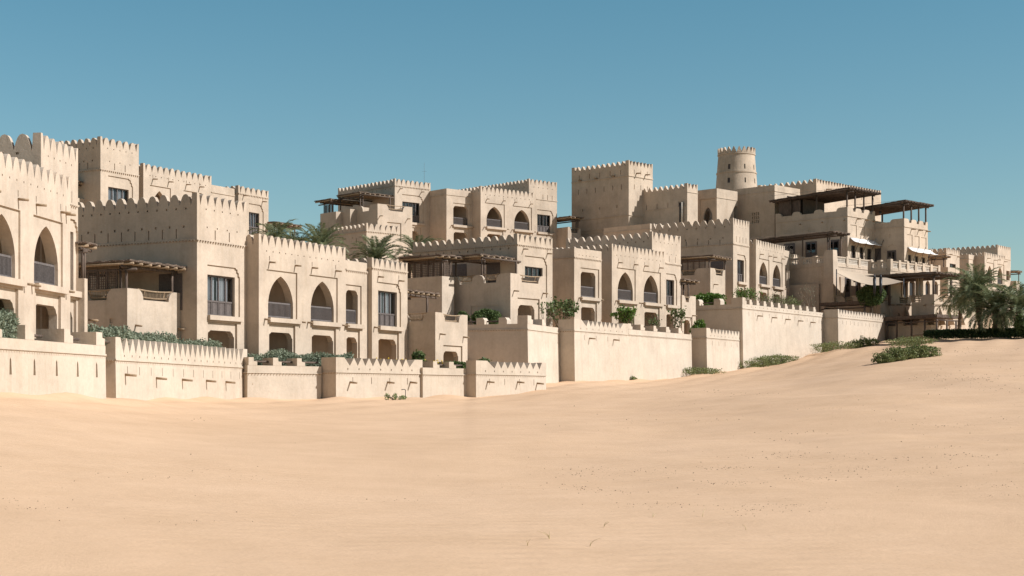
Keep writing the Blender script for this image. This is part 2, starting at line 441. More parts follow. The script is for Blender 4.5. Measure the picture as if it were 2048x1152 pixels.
def sill(b, F, a0, a1, z, h=0.3, pr=0.22):
    mb = MB(); mb.box(F, a0, a1, -pr, 0.12, z - h, z); mb.build('sill', b.mat, b.parent)
def balustrade(b, F, a0, a1, z, h=1.08, dep=0.2, step=0.135):
    mb = MB(); mb.box(F, a0, a1, dep, dep + .08, z + h - .1, z + h); mb.box(F, a0, a1, dep, dep + .07, z + .06, z + .15)
    n = int((a1 - a0) / step)
    for i in range(1, n):
        a = a0 + (a1 - a0) * i / n; mb.box(F, a - .022, a + .022, dep + .015, dep + .055, z + .15, z + h - .1)
    mb.box(F, a1 - .08, a1, dep - .01, dep + .09, z, z + h)
    mb.build('balustrade', 'rail', b.parent)
def window(b, F, a0, a1, z0, z1, dep=0.28, leaves=4, lower=0.36, curtain=True, mat='darkwood'):
    """wooden window set in a reveal: frame and mullions, glass, solid lower panels, curtain behind"""
    mb = MB(); t = 0.07; d0, d1 = dep - .05, dep + .03
    mb.box(F, a0, a1, d0 - .02, d1, z1 - .1, z1); mb.box(F, a0, a1, d0 - .02, d1, z0, z0 + .09)
    zl = z0 + (z1 - z0) * lower
    if lower: mb.box(F, a0, a1, d0, d1, zl - .06, zl + .05); mb.box(F, a0, a1, dep, dep + .02, z0 + .09, zl - .06)
    for i in range(leaves + 1):
        a = a0 + (a1 - a0) * i / leaves; w = t if 0 < i < leaves else t * 1.2
        aa, ab = max(a0, a - w / 2), min(a1, a + w / 2)
        mb.box(F, aa, ab, d0 - .012, d1 - .004, z0 + .09, z1 - .1)
    if lower:
        for i in range(leaves * 2):
            a = a0 + (a1 - a0) * (i + .5) / leaves / 2; mb.box(F, a - .018, a + .018, dep - .02, dep + .001, z0 + .09, zl - .06)
    w = mb.build('window', mat, b.parent)
    g = MB(); g.quad(F.pt(a0, dep + .01, zl if lower else z0), F.pt(a1, dep + .01, zl if lower else z0), F.pt(a1, dep + .01, z1), F.pt(a0, dep + .01, z1))
    g.build('pane', 'glass', w)
    if curtain:
        c = MB(); n = 36
        for k, (f0, f1) in enumerate(((0.02, .42), (.52, .9))):
            pts = []
            for i in range(n + 1):
                f = f0 + (f1 - f0) * i / n; a = a0 + (a1 - a0) * f; dd = dep + .14 + .05 * math.sin(i * 1.45 + k)
                pts.append((a, dd))
            for i in range(n):
                (p, q), (r_, s_) = pts[i], pts[i + 1]
                c.quad(F.pt(p, q, z0 + .05), F.pt(r_, s_, z0 + .05), F.pt(r_, s_, z1 - .02), F.pt(p, q, z1 - .02))
        c.build('curtain', 'curtain', w)
def wall_box(b, F, a0, a1, z0, z1, dep=.02):
    mb = MB(); mb.box(F, a0, a1, dep, dep + .3, z0, z1); mb.build('wall', b.mat, b.parent)

def arch_bay(b, a0, zs, zg, w=2.85, h=2.83, k=1.0, spouts=True, lower=True, door=False, rail=True, midspouts=True):
    F = b.R; w *= k; h *= k; a1 = a0 + w
    inner = Hole(arch(a0, a1, zs, zs + .82 * k, zs + h), 0.6, False, room=3.8)
    b.hR.append(Hole(rect(a0 - .3 * k, a1 + .35 * k, zs - .004, zs + 3.19 * k), 0.10, sub=[Hole(inner.loop, inner.depth, False, room=3.8)]))
    inner.loop[0] = (a0, zs)
    sill(b, F, a0 - .15 * k, a1 + .6 * k, zs, .3 * k)
    if rail: balustrade(b, F, a0, a1, zs, 1.08 * k, .28)
    if lower:
        zt = zs - .42 * k
        o = chamf(a0 + .02, a1 - .02, zg + .03, zs - .95 * k, .32 * k)
        b.hR.append(Hole(rect(a0 - .02, a1 + .12 * k, zg + .01, zt), 0.14, sub=[Hole(o, .42, False, room=3.8)]))
        if door:
            mb = MB(); mb.box(F, a0 + w * .45, a0 + w * .8, 2.70, 2.90, zg, zg + 2.1 * k); mb.build('door', 'darkwood', b.parent)
    if spouts:
        b.spout('R', a0 + .02, zs + 3.67 * k, .5 * k); b.spout('R', a1 + .1, zs + 3.67 * k, .5 * k)
    if midspouts:
        b.spout('R', a0 - .5 * k, zs - .15 * k, .45 * k, slit=False); b.spout('R', a1 + .72 * k, zs - .15 * k, .45 * k, slit=False)
def rect_bay(b, a0, zs, zg, w=1.65, h=2.45, k=1.0, lower=True, margin=.35, rail=True, spout_r=True):
    F = b.R; w *= k; a1 = a0 + w
    o = chamf(a0, a1, zs + .003, zs + h * k, .26 * k)
    b.hR.append(Hole(rect(a0 - .1, a1 + margin * k, zs - .004, zs + (h + .38) * k), 0.10, sub=[Hole(o, .45, False, room=3.0)]))
    sill(b, F, a0 - .15, a1 + (margin + .15) * k, zs, .3 * k)
    if rail: balustrade(b, F, a0, a1, zs, 1.05 * k, .28)
    if lower:
        o = chamf(a0 + .02, a1 - .02, zg + .03, zs - .95 * k, .3 * k)
        b.hR.append(Hole(rect(a0 - .02, a1 + .12 * k, zg + .01, zs - .42 * k), 0.14, sub=[Hole(o, .42, False, room=3.0)]))
    if spout_r: b.spout('R', a1 + .6 * k, zs - .15 * k, .45 * k, slit=False); b.spout('R', a0 - .4 * k, zs - .15 * k, .45 * k, slit=False)
def window_bay(b, a0, zs, zg, w=2.9, h=2.6, k=1.0, lower=True, spouts=True, step=True, leaves=4, below=True):
    F = b.R; w *= k; h *= k; a1 = a0 + w
    o = rect(a0, a1, zs + .003, zs + h)
    lp = steploop(a0 - .06, a1 + .42 * k, zs - .004, zs + h + .62 * k, .2 * k) if step else rect(a0 - .06, a1 + .42 * k, zs - .004, zs + h + .4 * k)
    b.hR.append(Hole(lp, 0.10, sub=[Hole(o, .34, False, room=1.6)]))
    sill(b, F, a0 - .05, a1 + .55 * k, zs, .3 * k)
    window(b, F.off(.10), a0, a1, zs + .003, zs + h, .24, leaves)
    if below:
        o = chamf(a0 + .02, a1 - .02, zg + .03, zs - .95 * k, .32 * k)
        b.hR.append(Hole(rect(a0 - .02, a1 + .12 * k, zg + .01, zs - .42 * k), 0.14, sub=[Hole(o, .42, False, room=3.0)]))
    if spouts:
        b.spout('R', a0 - .05, zs + 3.6 * k, .5 * k); b.spout('R', a1 + .1, zs + 3.5 * k, .5 * k)
def terrace_door(b, a0, a1, zg, z1, depth=.4, room=3.0, side='R', panel=.45):
    o = chamf(a0, a1, zg + .03, z1, .3)
    (b.hR if side == 'R' else b.hL).append(Hole(rect(a0 - panel * .3, a1 + panel, zg + .01, z1 + panel), .12, sub=[Hole(o, depth, False, room=room)]))

def rails(b, F, c, w, z, n=4, mat='log', dep=.12, balus=False):
    """curved wooden rails in a dip of a terrace parapet"""
    mb = MB()
    for i in range(2):
        pts = []
        for j in range(7):
            t = j / 6; pts.append(F.pt(c - w / 2 - .15 + (w + .3) * t, dep + (.1 if i else -.0), z - i * .42 - .07 * math.sin(math.pi * t)))
        mb.polyline(pts, .05)
    for j in (-.32, .32):
        mb.tube(F.pt(c + w * j, dep - .02, z - .05), F.pt(c + w * j, dep + .12, z - .5), .035, None, 5)
    if balus:
        for i in range(int(w / .13)):
            a = c - w / 2 + .1 + i * .13; mb.tube(F.pt(a, dep + .05, z - .5), F.pt(a, dep + .05, z - .05), .018, None, 5)
    mb.build('railing', mat, b.parent)

def pergola(parent, b, s0, s1, t0, t1, z, posts, zp, lattice=None, name='pergola', k=1.0, logs=True, mat='mat', beam=True, post_r=.085, slope=0.0, logm='log', thick=None):
    """palm-mat roof on log rafters, beams and round posts; posts = list of (s, t); lattice = list of (s0,t0,s1,t1,z0,z1)"""
    F = b.R; rng = random.Random(int(s0 * 100 + z * 17))
    mb = MB(); N = max(6, int((s1 - s0) / .35)); Mm = max(4, int((t1 - t0) / .5))
    g = [[F.pt(s0 + (s1 - s0) * i / N + (rng.uniform(-.07, .07)), t0 + (t1 - t0) * j / Mm + rng.uniform(-.07, .07), z + slope * (t1 - t0) * j / Mm + rng.uniform(-.035, .035)) for j in range(Mm + 1)] for i in range(N + 1)]
    th = Vector((0, 0, thick or .11 * k)); vs = []; fs = []
    for i in range(N + 1):
        for j in range(Mm + 1): vs.append(g[i][j] + th)
    q = len(vs)
    for i in range(N + 1):
        for j in range(Mm + 1): vs.append(g[i][j])
    ix = lambda i, j: i * (Mm + 1) + j
    for i in range(N):
        for j in range(Mm):
            fs.append((ix(i, j), ix(i + 1, j), ix(i + 1, j + 1), ix(i, j + 1))); fs.append(tuple(q + x for x in (ix(i, j), ix(i, j + 1), ix(i + 1, j + 1), ix(i + 1, j))))
    ring = [ix(i, 0) for i in range(N + 1)] + [ix(N, j) for j in range(1, Mm + 1)] + [ix(i, Mm) for i in range(N - 1, -1, -1)] + [ix(0, j) for j in range(Mm - 1, 0, -1)]
    for i in range(len(ring)):
        a, c = ring[i], ring[(i + 1) % len(ring)]; fs.append((a, q + a, q + c, c))
    mb.add(vs, fs)
    # loose stalk ends along the edge
    for i in range(int((s1 - s0) / .12)):
        a = s0 + .12 * i; mb.tube(F.pt(a, t0 + .1, z + .08 * k), F.pt(a + rng.uniform(-.04, .04), t0 - rng.uniform(.03, .14), z + rng.uniform(.02, .1)), .022, .012, 4)
    for i in range(int((t1 - t0) / .12)):
        a = t0 + .12 * i; mb.tube(F.pt(s0 + .1, a, z + .08 * k), F.pt(s0 - rng.uniform(.03, .14), a + rng.uniform(-.04, .04), z + rng.uniform(.02, .1)), .022, .012, 4)
    root = mb.build(name, mat, parent)
    r = .085 * k
    if logs:                                   # round rafters whose ends show under the edge
        n = max(2, round((s1 - s0) / .75)); lg = MB()
        for i in range(n):
            a = s0 + .2 + (s1 - s0 - .4) * i / (n - 1)
            lg.tube(F.pt(a, t0 - .06, z - r - .02), F.pt(a, t1, z - r - .02 + slope * (t1 - t0)), r, None, 8)
        lg.build('rafter', logm, root, True)
    if beam:
        bm = MB()
        ts = sorted(set(round(p[1], 2) for p in posts)); ss = sorted(set(round(p[0], 2) for p in posts))
        for t in (ts[0], ts[-1]): bm.tube(F.pt(s0 + .05, t, z - 3.1 * r), F.pt(s1 - .05, t, z - 3.1 * r), r * 1.05, None, 8)
        bm.tube(F.pt(ss[0], t0 + .05, z - 5 * r), F.pt(ss[0], t1 - .05, z - 5 * r), r, None, 8)
        bm.build('beam', 'wood', root, True)
    for (ps, pt_) in posts:
        pm = MB(); pm.tube(F.pt(ps, pt_, zp), F.pt(ps, pt_, z - r * 2), post_r * k, None, 8); pm.build('post', 'wood', root, True)
    for la in (lattice or []):
        (a0, c0, a1, c1, z0, z1) = la; lm = MB()
        L = math.hypot(a1 - a0, c1 - c0); n = max(2, int(L / .15)); nz = max(2, int((z1 - z0) / .15))
        da, dc = (a1 - a0) / L, (c1 - c0) / L
        G = Face(b.C + b.u * a0 + b.v * c0, b.u * da + b.v * dc, b.u * (-dc) + b.v * da)
        for i in range(n + 1):
            a = L * i / n; w = .022 if i % 5 else .05; lm.box(G, a - w, a + w, -w, w, z0, z1)
        for j in range(nz + 1):
            zz = z0 + (z1 - z0) * j / nz; w = .02; lm.box(G, 0, L, -.014, .012, zz - w, zz + w)
        lm.build('lattice_screen', 'wood', root)
    return root
# ------------------------------------------------------------------ ground: one sheet from behind the camera to the horizon
def interp(x, xs, ys): return float(np.interp(x, xs, ys))
B_PX = [-900, 0, 150, 212, 300, 500, 700, 840, 940, 1020, 1110, 1170, 1270, 1340, 1380, 1430, 1480, 1544, 1592, 1645, 1700, 1770, 1850, 2048, 2300, 3000]
B_PY = [780, 787, 790, 796, 797, 797, 797, 794, 788, 777, 765, 758, 760, 757, 751, 745, 738, 731, 720, 702, 694, 682, 677, 673, 668, 660]
D_PX = [-900, 0, 212, 235, 495, 638, 672, 845, 930, 950, 1055, 1112, 1148, 1378, 1413, 1512, 1640, 1676, 1768, 1850, 2048, 2300, 3000]
D_D = [44, 68, 78, 80, 99.5, 104, 101.5, 109, 114, 131, 130, 137.5, 137.5, 157, 157, 168, 181, 178, 189, 184, 171, 165, 160]
CTRL = [(-300, 70, 1.9), (60, 84, 1.9), (200, 108, 1.7), (394, 100, 1.7), (550, 106, 1.7), (800, 120, 1.7), (930, 124, 1.9), (200, 142, 12), (450, 160, 13),
        (640, 140, 6), (750, 165, 10), (880, 150, 6.2), (1000, 138, 5.4), (1090, 145, 6), (1200, 154, 6.1), (1340, 162, 6.3), (1390, 160, 6.3), (750, 205, 19), (1000, 208, 19.5), (1110, 212, 19),
        (1230, 214, 16), (1350, 212, 16), (1430, 178, 9.0), (1480, 188, 9.2), (1600, 198, 9.3), (1660, 185, 9.4), (1700, 188, 9.0), (1760, 193, 8.6), (1850, 194, 8.3),
        (1900, 180, 7.6), (2048, 178, 7.7), (2000, 262, 13), (1900, 250, 13), (1700, 250, 18), (1500, 250, 19), (2200, 200, 9), (2500, 260, 12), (-600, 120, 6), (0, 150, 12)]
CX_ = np.array([(p - CX) / FP * d for p, d, z in CTRL]); CY_ = np.array([d for p, d, z in CTRL]); CZ_ = np.array([z for p, d, z in CTRL])
_PXS = np.arange(-1200, 3300, 10.0)
_DW = np.interp(_PXS, D_PX, D_D); _ZB = (HZ - np.interp(_PXS, B_PX, B_PY)) / FP * _DW
_LV = [3, 15, 40, 80]
def _sm(a, w):
    k = np.hanning(2 * w + 3); k /= k.sum(); return np.convolve(np.pad(a, w + 1, 'edge'), k, 'valid')
_DWL = [_sm(_DW, w) for w in _LV]; _ZBL = [_sm(_ZB, w) for w in _LV]
def near(px, t):
    f = min(2.999, max(0, 1 - t) ** .6 * 3.2); i = int(f); f -= i; j = (px + 1200) / 10
    j = min(len(_PXS) - 2.001, max(0, j)); a = int(j); b = j - a
    g = lambda T: T[a] * (1 - b) + T[a + 1] * b
    return g(_ZBL[i]) * (1 - f) + g(_ZBL[i + 1]) * f, g(_DWL[i]) * (1 - f) + g(_DWL[i + 1]) * f
def hnoise(x, y):
    return (math.sin(x * .11 + 1.3 * math.sin(y * .05)) * math.sin(y * .083 + .7 * math.sin(x * .06 + 1)) * .5
            + .3 * math.sin(x * .31 + y * .17 + 2 * math.sin(y * .07)) * math.sin(y * .23 - x * .11) + .12 * math.sin(x * .9 + 1.5 * math.sin(y * .4)) * math.sin(y * .7 + x * .3))
def ground(x, y):
    if y < 14:
        return -3.0 + 0.10 * hnoise(x, y)
    px = x / y * FP + CX
    dw = interp(px, D_PX, D_D); zb = (HZ - interp(px, B_PX, B_PY)) / FP * dw
    if y <= dw + 3.2:
        t = min(1, (y - 14) / (dw - 14))
        zn, dn = near(px, t); t = min(1.0, (y - 14) / (dn - 14)); z = -3.0 + (zn + 3.0) * t ** 1.18
        amp = 0.5 * math.sin(math.pi * min(1, t)) * min(1, max(.3, (px - 500) / 1200))
        return z + .08 * t ** 6 * (math.sin(x * .7 + y * .9) + math.sin(x * 1.7 - y * .6)) + amp * hnoise(x, y) * min(1, max(.6, .6 + (px - 700) / 800)) + .1 * hnoise(x * 2.1, y * 2.1) * (1 - t) 
    w = 1.0 / (((CX_ - x) ** 2 + (CY_ - y) ** 2) ** 1.5 + 1.0); zi = float((w * CZ_).sum() / w.sum())
    f = min(1, (y - dw - 3.2) / 3.0); f = f * f * (3 - 2 * f); z = zb + (zi - zb) * f
    if y > 300: z = z + (-6 - z) * min(1, (y - 300) / 250.0)
    return z
def ground_at(px, py):
    """point of the ground seen at a pixel, walking away from the camera"""
    k = (px - CX) / FP; d = 16.0
    while d < 400:
        if ground(k * d, d) >= (HZ - py) / FP * d: break
        d += .25
    return Vector((k * d, d, ground(k * d, d)))
def build_ground():
    ks = sorted(set([round(x, 5) for x in list(np.linspace(-.36, .36, 281)) + list(np.linspace(-1.1, -.36, 40)) + list(np.linspace(.36, 1.3, 46))]))
    ds = [-28, -15, -5] + list(np.arange(3, 60, .8)) + list(np.arange(60, 215, 1.0)) + list(np.arange(215, 320, 5)) + [340, 370, 410, 460, 520, 600, 800, 1200, 2000, 3500, 6000]
    vs = []
    for d in ds:
        for k in ks:
            x = k * (d + 32) if d < 3 else k * (d + 32 * max(0, 1 - d / 60)); vs.append((x, d, ground(x, d)))
    n = len(ks); fs = [(i * n + j, i * n + j + 1, (i + 1) * n + j + 1, (i + 1) * n + j) for i in range(len(ds) - 1) for j in range(n - 1)]
    mb = MB(); mb.v = vs; mb.f = fs
    o = mb.build('ground', 'sand', None, True); tag(o, 'pale orange desert sand rising to the foot of the walls', 'sand', kind='structure')
build_ground()
# ------------------------------------------------------------------ villas
VG = 'sand-coloured villas with merloned roofs'
def villa(label, px, d, z, group=VG, name='villa', cat='villa'):
    p = P(px, HZ, d); return thing(name, label, cat, (p.x, p.y, z), group)

def tall_details(b, zt, pitch=.78, sides='RL', k=1.0, R=True):
    for s in sides:
        b.dots(s, zt - .98 * k, step=pitch, sz=.13 if s == 'L' else .1)
        b.dots(s, zt - 2.12 * k, step=pitch * 1.5, sz=.15 if s == 'L' else .1)
        b.dots(s, zt - 2.55 * k, step=pitch * 1.5, sz=.09, zh=.62 * k, dep=.14, m=1.1)
    b.string(zt - 3.0 * k)

def wing(V, base_px, d, th, zs, zg, zt, S=10.3, T=8, k=1.0, at=None, door=False, mat='villa', lower=True):
    b = Block(V, base_px, d, th, S=S * k, T=T, mat=mat)
    arch_bay(b, 1.15 * k, zs, zg, k=k, door=door, lower=lower); arch_bay(b, 6.1 * k, zs, zg, k=k, lower=lower)
    b.dots('R', zt - 1.08 * k, step=.74 * k, sz=.085)
    return b

# --- A: nearest villa at the left edge
V = villa('nearest sand villa cut off by the left edge of the view', 110, 74, 1.5)
zg = 1.9
AT = Block(V, 82, 74.3, 84, r=156, T=9)
zt = AT.zc(265)
a0 = AT.R.A(127.5); 
window_bay(AT, a0 + .35, 5.5, zg, w=1.15, h=3.0, spouts=False, leaves=2)
AT.dots('R', zt - 1.0, step=.7, sz=.09, a0=.5); AT.dots('R', zt - 2.1, step=.9, sz=.09, a0=2.9); AT.dots('R', zt - 2.6, n=2, sz=.07, zh=.6, a0=2.9)
AT.dots('L', zt - .95, sz=.17, a0=.8, a1=8.6)
AT.string(zt - 3.0, aR=(AT.R.A(129), AT.S + .02), sides='R')
AT.hR.append(Hole(rect(.004, AT.R.A(122), 1.2, 9.4), .01, False)); AT.hL.append(Hole(rect(.004, 6, 1.2, 9.4), .01, False))
AT.build(-2, zt, mh=.66, kL={'pitch': .85, 'mh': .72})
AW = Block(V, base=AT, at=(-7.5, -.35), S=7.5 + AT.R.A(127), T=7.5)
arch_bay(AW, 1.15, 5.5, zg); arch_bay(AW, 6.1, 5.5, zg)
for _h in AW.hR:
    for _s in _h.sub: _s.rx = .9; _s.room = 4.5
AW.dots('R', 11.1 - 1.05, step=.74, sz=.09)
AW.spout('R', 9.7, 9.15, .5)
AW.build(-2, 11.12)
AB = Block(V, base=AT, at=(AT.S - .02, -.35), S=1, T=6)
AB.S = AB.R.A(175); AB.X = Face(AB.C + AB.u * AB.S, AB.v, -AB.u); AB.Y = Face(AB.C + AB.v * AB.T, AB.u, -AB.v)
AB.spout('R', .7, 4.1, .45, slit=False)
AB.build(-2, (800 - 560) / FP * 80, 'scallop', 1.15, kR={'style': 'flat'}, kL={'style': 'flat'})
pergola(V, AB, -.1, AB.R.A(190), -.1, 3.2, 7.95, [(.25, .2), (.5, .2), (.3, 2.6)], 6.0, k=.9)

# --- B: second villa, the broad one
V = villa('second sand villa with two tall arched balconies and roofed terraces at both ends', 520, 104, 1.5)
zg = 1.75; zs = 5.49
BT = Block(V, 394, 98, 62.7, r=493, T=13.5)
zt = BT.zc(384.5)
window_bay(BT, 1.1, 5.43, zg, spouts=False)
tall_details(BT, zt)
BT.spout('L', BT.L.A(362), 3.9 + 0, .4, slit=False)
BT.build(-2, zt, pitch=.76, mh=.66, kL={'pitch': .88})
BW = Block(V, 517.7, 102.1, 62.7, r=691, T=6.5)
arch_bay(BW, 1.15, zs, zg, door=True); arch_bay(BW, 6.1, zs, zg)
BW.dots('R', 10.97 - 1.08, step=.74, sz=.09)
BW.build(-2, 10.97, mh=.64, pitch=.72)
BLk = Block(V, base=BW, at=(BW.S, 0.0), S=3.35, T=6)
rect_bay(BLk, .15, zs, zg, w=1.62, spout_r=False)
BLk.spout('R', -.35 + .3, zs - .15, .4, slit=False)
BLk.string(9.35, aR=(0.02, 3.3), sides='R'); BLk.dots('R', 9.65, n=4, sz=.08)
BLk.build(-2, 10.05, 'flat', .5)
BB = Block(V, 744, 113.7, 62.7, r=815, T=6)
zt = BB.zc(514.6)
window_bay(BB, .9, zs, zg, w=2.75, h=2.62, spouts=True)
BB.spout('R', .3, zs - .15, .4, slit=False)
BB.string(zt - .78); BB.build(-2, zt, mh=.62, pitch=.72)
BR = Block(V, 870.7, 117.2, 62.7, r=935, T=2.6)
BR2 = None
zt = BR.zc(624)
terrace_door(BR, 1.35, 3.75, zg, 3.75)
BR.spout('R', .7, 5.0, .5, slit=False); BR.spout('R', 4.35, 4.9, .5, slit=False)
BR.T = 5.6; BR.X = Face(BR.C + BR.u * BR.S, BR.v, -BR.u); BR.Y = Face(BR.C + BR.v * BR.T, BR.u, -BR.v)
BR.hL.append(Hole(rect(.9, 2.3, 2.0, 3.9), .05))
BR.build(-2, zt, 'scallop', 1.15, kR={'dips': [(2.55, 2.9)], 'dd': .64}, kL={'dips': [(1.45, 2.0)], 'dd': .66})
rails(BR, BR.R, 2.55, 2.6, zt - .08); rails(BR, BR.L, 1.75, 1.8, zt - .02, balus=True)
pergola(V, BR, .1, 5.2, 2.6, 5.7, 8.36, [(3.7, 2.9), (4.3, 5.3), (.5, 2.9)], zt - 1.1)
BLt = Block(V, 254.5, 94.2, 62.7, r=360.5, T=6.2)
zt = BLt.zc(576)
terrace_door(BLt, 1.5, 4.1, zg, 3.0)
BLt.spout('R', .75, 4.55, .5, slit=False); BLt.spout('R', 4.75, 4.5, .5, slit=False)
BLt.hL.append(Hole(rect(1.1, 1.4, 4.7, 5.0), .08)); BLt.hL.append(Hole(rect(2.5, 2.75, 4.75, 5.0), .08))
BLt.build(-2, zt, 'scallop', 1.15, kR={'dips': [(2.65, 3.1)], 'dd': .64}, kL={'dips': [(2.1, 2.2)], 'dd': .68})
rails(BLt, BLt.R, 2.65, 2.9, zt - .0, balus=True); rails(BLt, BLt.L, 2.4, 2.0, zt - .02, balus=True)
zp = 8.38
pergola(V, BLt, -.35, 4.9, -.55, 6.6, zp, [(.25, .3), (.25, .75), (4.4, .2), (.25, 6.2)], zt - 1.1,
        lattice=[(.2, 1.0, .2, 6.0, zt + .02, zp - .35)])
# dark sliding screens on the terrace back wall
mb = MB(); mb.box(BT.L, BT.L.A(365), BT.L.A(318), -.02, .06, zt - 1.1, zt + 1.25); mb.build('door', 'darkwood', V)

# --- D: third villa, with the wide terrace
V = villa('third sand villa with a long shaded terrace pergola above two round bushes', 1000, 136, 5.0)
zg = 6.0; th = 52
DT = Block(V, 1034.5, 139, th, r=1105, l=825.5)
zt = DT.zc(467)
def zD(px, py): return DT.R.Z(px, py)
aw = DT.R.A(1051); bw = DT.R.A(1087)
zw1 = DT.R.Z(1051, 532)
DT.hR.append(Hole(steploop(aw - .1, bw + .55, zw1 - 2.7, zw1 + .95, .22), .1, sub=[Hole(rect(aw, bw, zw1 - 2.6, zw1), .3, False, room=1.5)]))
window(DT, DT.R.off(.1), aw, bw, zw1 - 2.6, zw1, .2, 4)
DT.spout('R', aw - .3, zw1 + 1.5, .55); DT.spout('R', bw + .6, zw1 + 1.35, .55)
DT.string(zt - .98); DT.dots('L', zt - 1.28, sz=.16, step=1.0)
DT.build(3, zt, pitch=.76, mh=.66, kL={'pitch': .9, 'mh': .66})
DB = Block(V, 1020.9, 133.5, th, r=1092, l=905)
zt2 = DB.zc(546)
a = DB.R.A(1037.8); c = DB.R.A(1071)
terrace_door(DB, a, c, zg, DB.R.Z(1038, 609), panel=.6)
DB.spout('R', DB.R.A(1028), DB.R.Z(1028, 582), .55, slit=False); DB.spout('R', DB.R.A(1086), DB.R.Z(1086, 587), .55, slit=False)
DB.hL.append(Hole(rect(1.2, 4.4, zg, DB.L.Z(960, 612)), .06))
DB.build(3, zt2, 'scallop', 1.15, kR={'dips': [(2.8, 3.1)], 'dd': .7}, kL={'dips': [(2.0, 2.1), (4.75, 2.1)], 'dd': .74})
rails(DB, DB.R, 2.8, 2.8, zt2 - .05); rails(DB, DB.L, 2.2, 1.5, zt2 + .02, balus=True); rails(DB, DB.L, 4.95, 1.5, zt2 + .02, balus=True)
zp = 12.67
pergola(V, DT, -5.0, .4, .15, 3.9, zp, [(-4.4, .5), (-4.05, .5), (-.3, -.1), (-4.4, 3.5)], zt2 - 1.1)
DC = Block(V, 884, 135.0, th, r=908, l=811)
z_ = DC.zc(552); DC.build(3, z_, 'flat', .5)
pergola(V, DC, -.7, 3.2, -.5, DC.T + .3, zp - .15, [(.2, .15), (.2, DC.T - .3)], z_ - .5, lattice=[(.15, .3, .15, 1.6, z_, zp - .45), (.15, 1.75, .15, DC.T - .2, z_, zp - .45), (.35, .05, 1.3, .05, z_, zp - .45)])
mb = MB(); zz = zt2 - 1.1
mb.box(DT.L, DT.L.A(1000), DT.L.A(974), -.05, .05, zz, zz + 2.6); mb.build('door', 'darkwood', V)
mb = MB(); mb.box(DT.L, DT.L.A(933), DT.L.A(905), -.05, .05, zz, zz + 2.7); mb.build('door', 'darkwood', V)

# --- E: fourth villa, above the long bare wall
V = villa('fourth sand villa with two arched balconies and a square loggia above the tall bare wall', 1230, 150, 6.0)
zg = 6.3; th = 53; k = .97
EW = Block(V, 1223.75, 152.5, th, r=1330, T=7)
zs = EW.R.Z(1237, 599.6)
a1 = EW.R.A(1237); a2 = EW.R.A(1289)
arch_bay(EW, a1, zs, zg, w=2.8, k=1); arch_bay(EW, a2, zs, zg, w=2.8, k=1)
zt = EW.zc(487)
EW.dots('R', zt - 1.08, step=.74, sz=.1); EW.build(3, zt, pitch=.72)
ET = Block(V, base=EW, at=(EW.R.A(1308.9) + .1, .35), S=1, T=1)
ET.S = ET.R.A(1361.5); ET.T = ET.L.A(1131.6); ET.X = Face(ET.C + ET.u * ET.S, ET.v, -ET.u); ET.Y = Face(ET.C + ET.v * ET.T, ET.u, -ET.v)
zt = ET.zc(462.7)
aw = ET.R.A(1333)
window_bay(ET, aw, zs, zg, w=ET.R.A(1350) - aw, h=2.65, spouts=False, leaves=3)
ET.dots('R', zt - 1.0, step=.75, sz=.1, a0=.4); ET.dots('R', zt - 2.1, step=1.0, sz=.1, a0=1.6); ET.dots('R', zt - 2.6, n=3, sz=.08, zh=.6, a0=1.6)
ET.dots('L', zt - .98, sz=.17, step=1.0)
ET.hR.append(Hole(rect(.004, ET.R.A(1326), 6.2, zs + 4.2), .01, False)); ET.hL.append(Hole(rect(.004, 6, 6.2, zs + 4.2), .01, False))
ET.string(zt - 3.1, aR=(ET.R.A(1331), ET.S + .05), sides='R'); ET.build(3, zt, pitch=.95, mh=.72)
EL = Block(V, 1148.5, 146.5, th, r=1203, T=6.2)
zt = EL.zc(495.5); zs2 = EL.R.Z(1163, 593.5)
a = EL.R.A(1162.5); w = EL.R.A(1192.5) - a
rect_bay(EL, a, zs2, zg, w=w, h=EL.R.Z(1163, 543) - zs2, margin=.5)
EL.string(zt - .9); EL.dots('R', zt - .62, n=6, sz=.1)
EL.build(3, zt, 'flat', .35)
ER = Block(V, 1383, 158.0, th, r=1391.5, T=5)
ER.C = ER.C; zt = ER.zc(590)
ER2 = Block(V, base=ET, at=(ET.S + .003, -.15), S=4.4, T=4.5)
ER2.S = ER2.R.A(1391.5); ER2.X = Face(ER2.C + ER2.u * ER2.S, ER2.v, -ER2.u); ER2.Y = Face(ER2.C + ER2.v * ER2.T, ER2.u, -ER2.v)
zt = (HZ - 590) / FP * ER2.C.y
ER2.spout('R', ER2.S - .7, zt - 2.1, .55, slit=False)
terrace_door(ER2, .5, ER2.S - 1.0, zg, zg + 2.2, panel=.3)
ER2.build(3, zt, 'scallop', 1.15, kR={'dips': [(1.1, 1.3)], 'dd': .7}, kL={'style': 'flat'})
rails(ER2, ER2.R, 1.1, 1.3, zt - .1)
pergola(V, ER2, -.1, ER2.S + .3, -.3, 3.4, zt + 1.6, [(ER2.S - 1.2, .2), (ER2.S - 1.2, .8), (.2, .2)], zt - 1.1, lattice=[(.2, 1.2, ER2.S - 1.3, 1.2, zt - .9, zt + 1.2)])

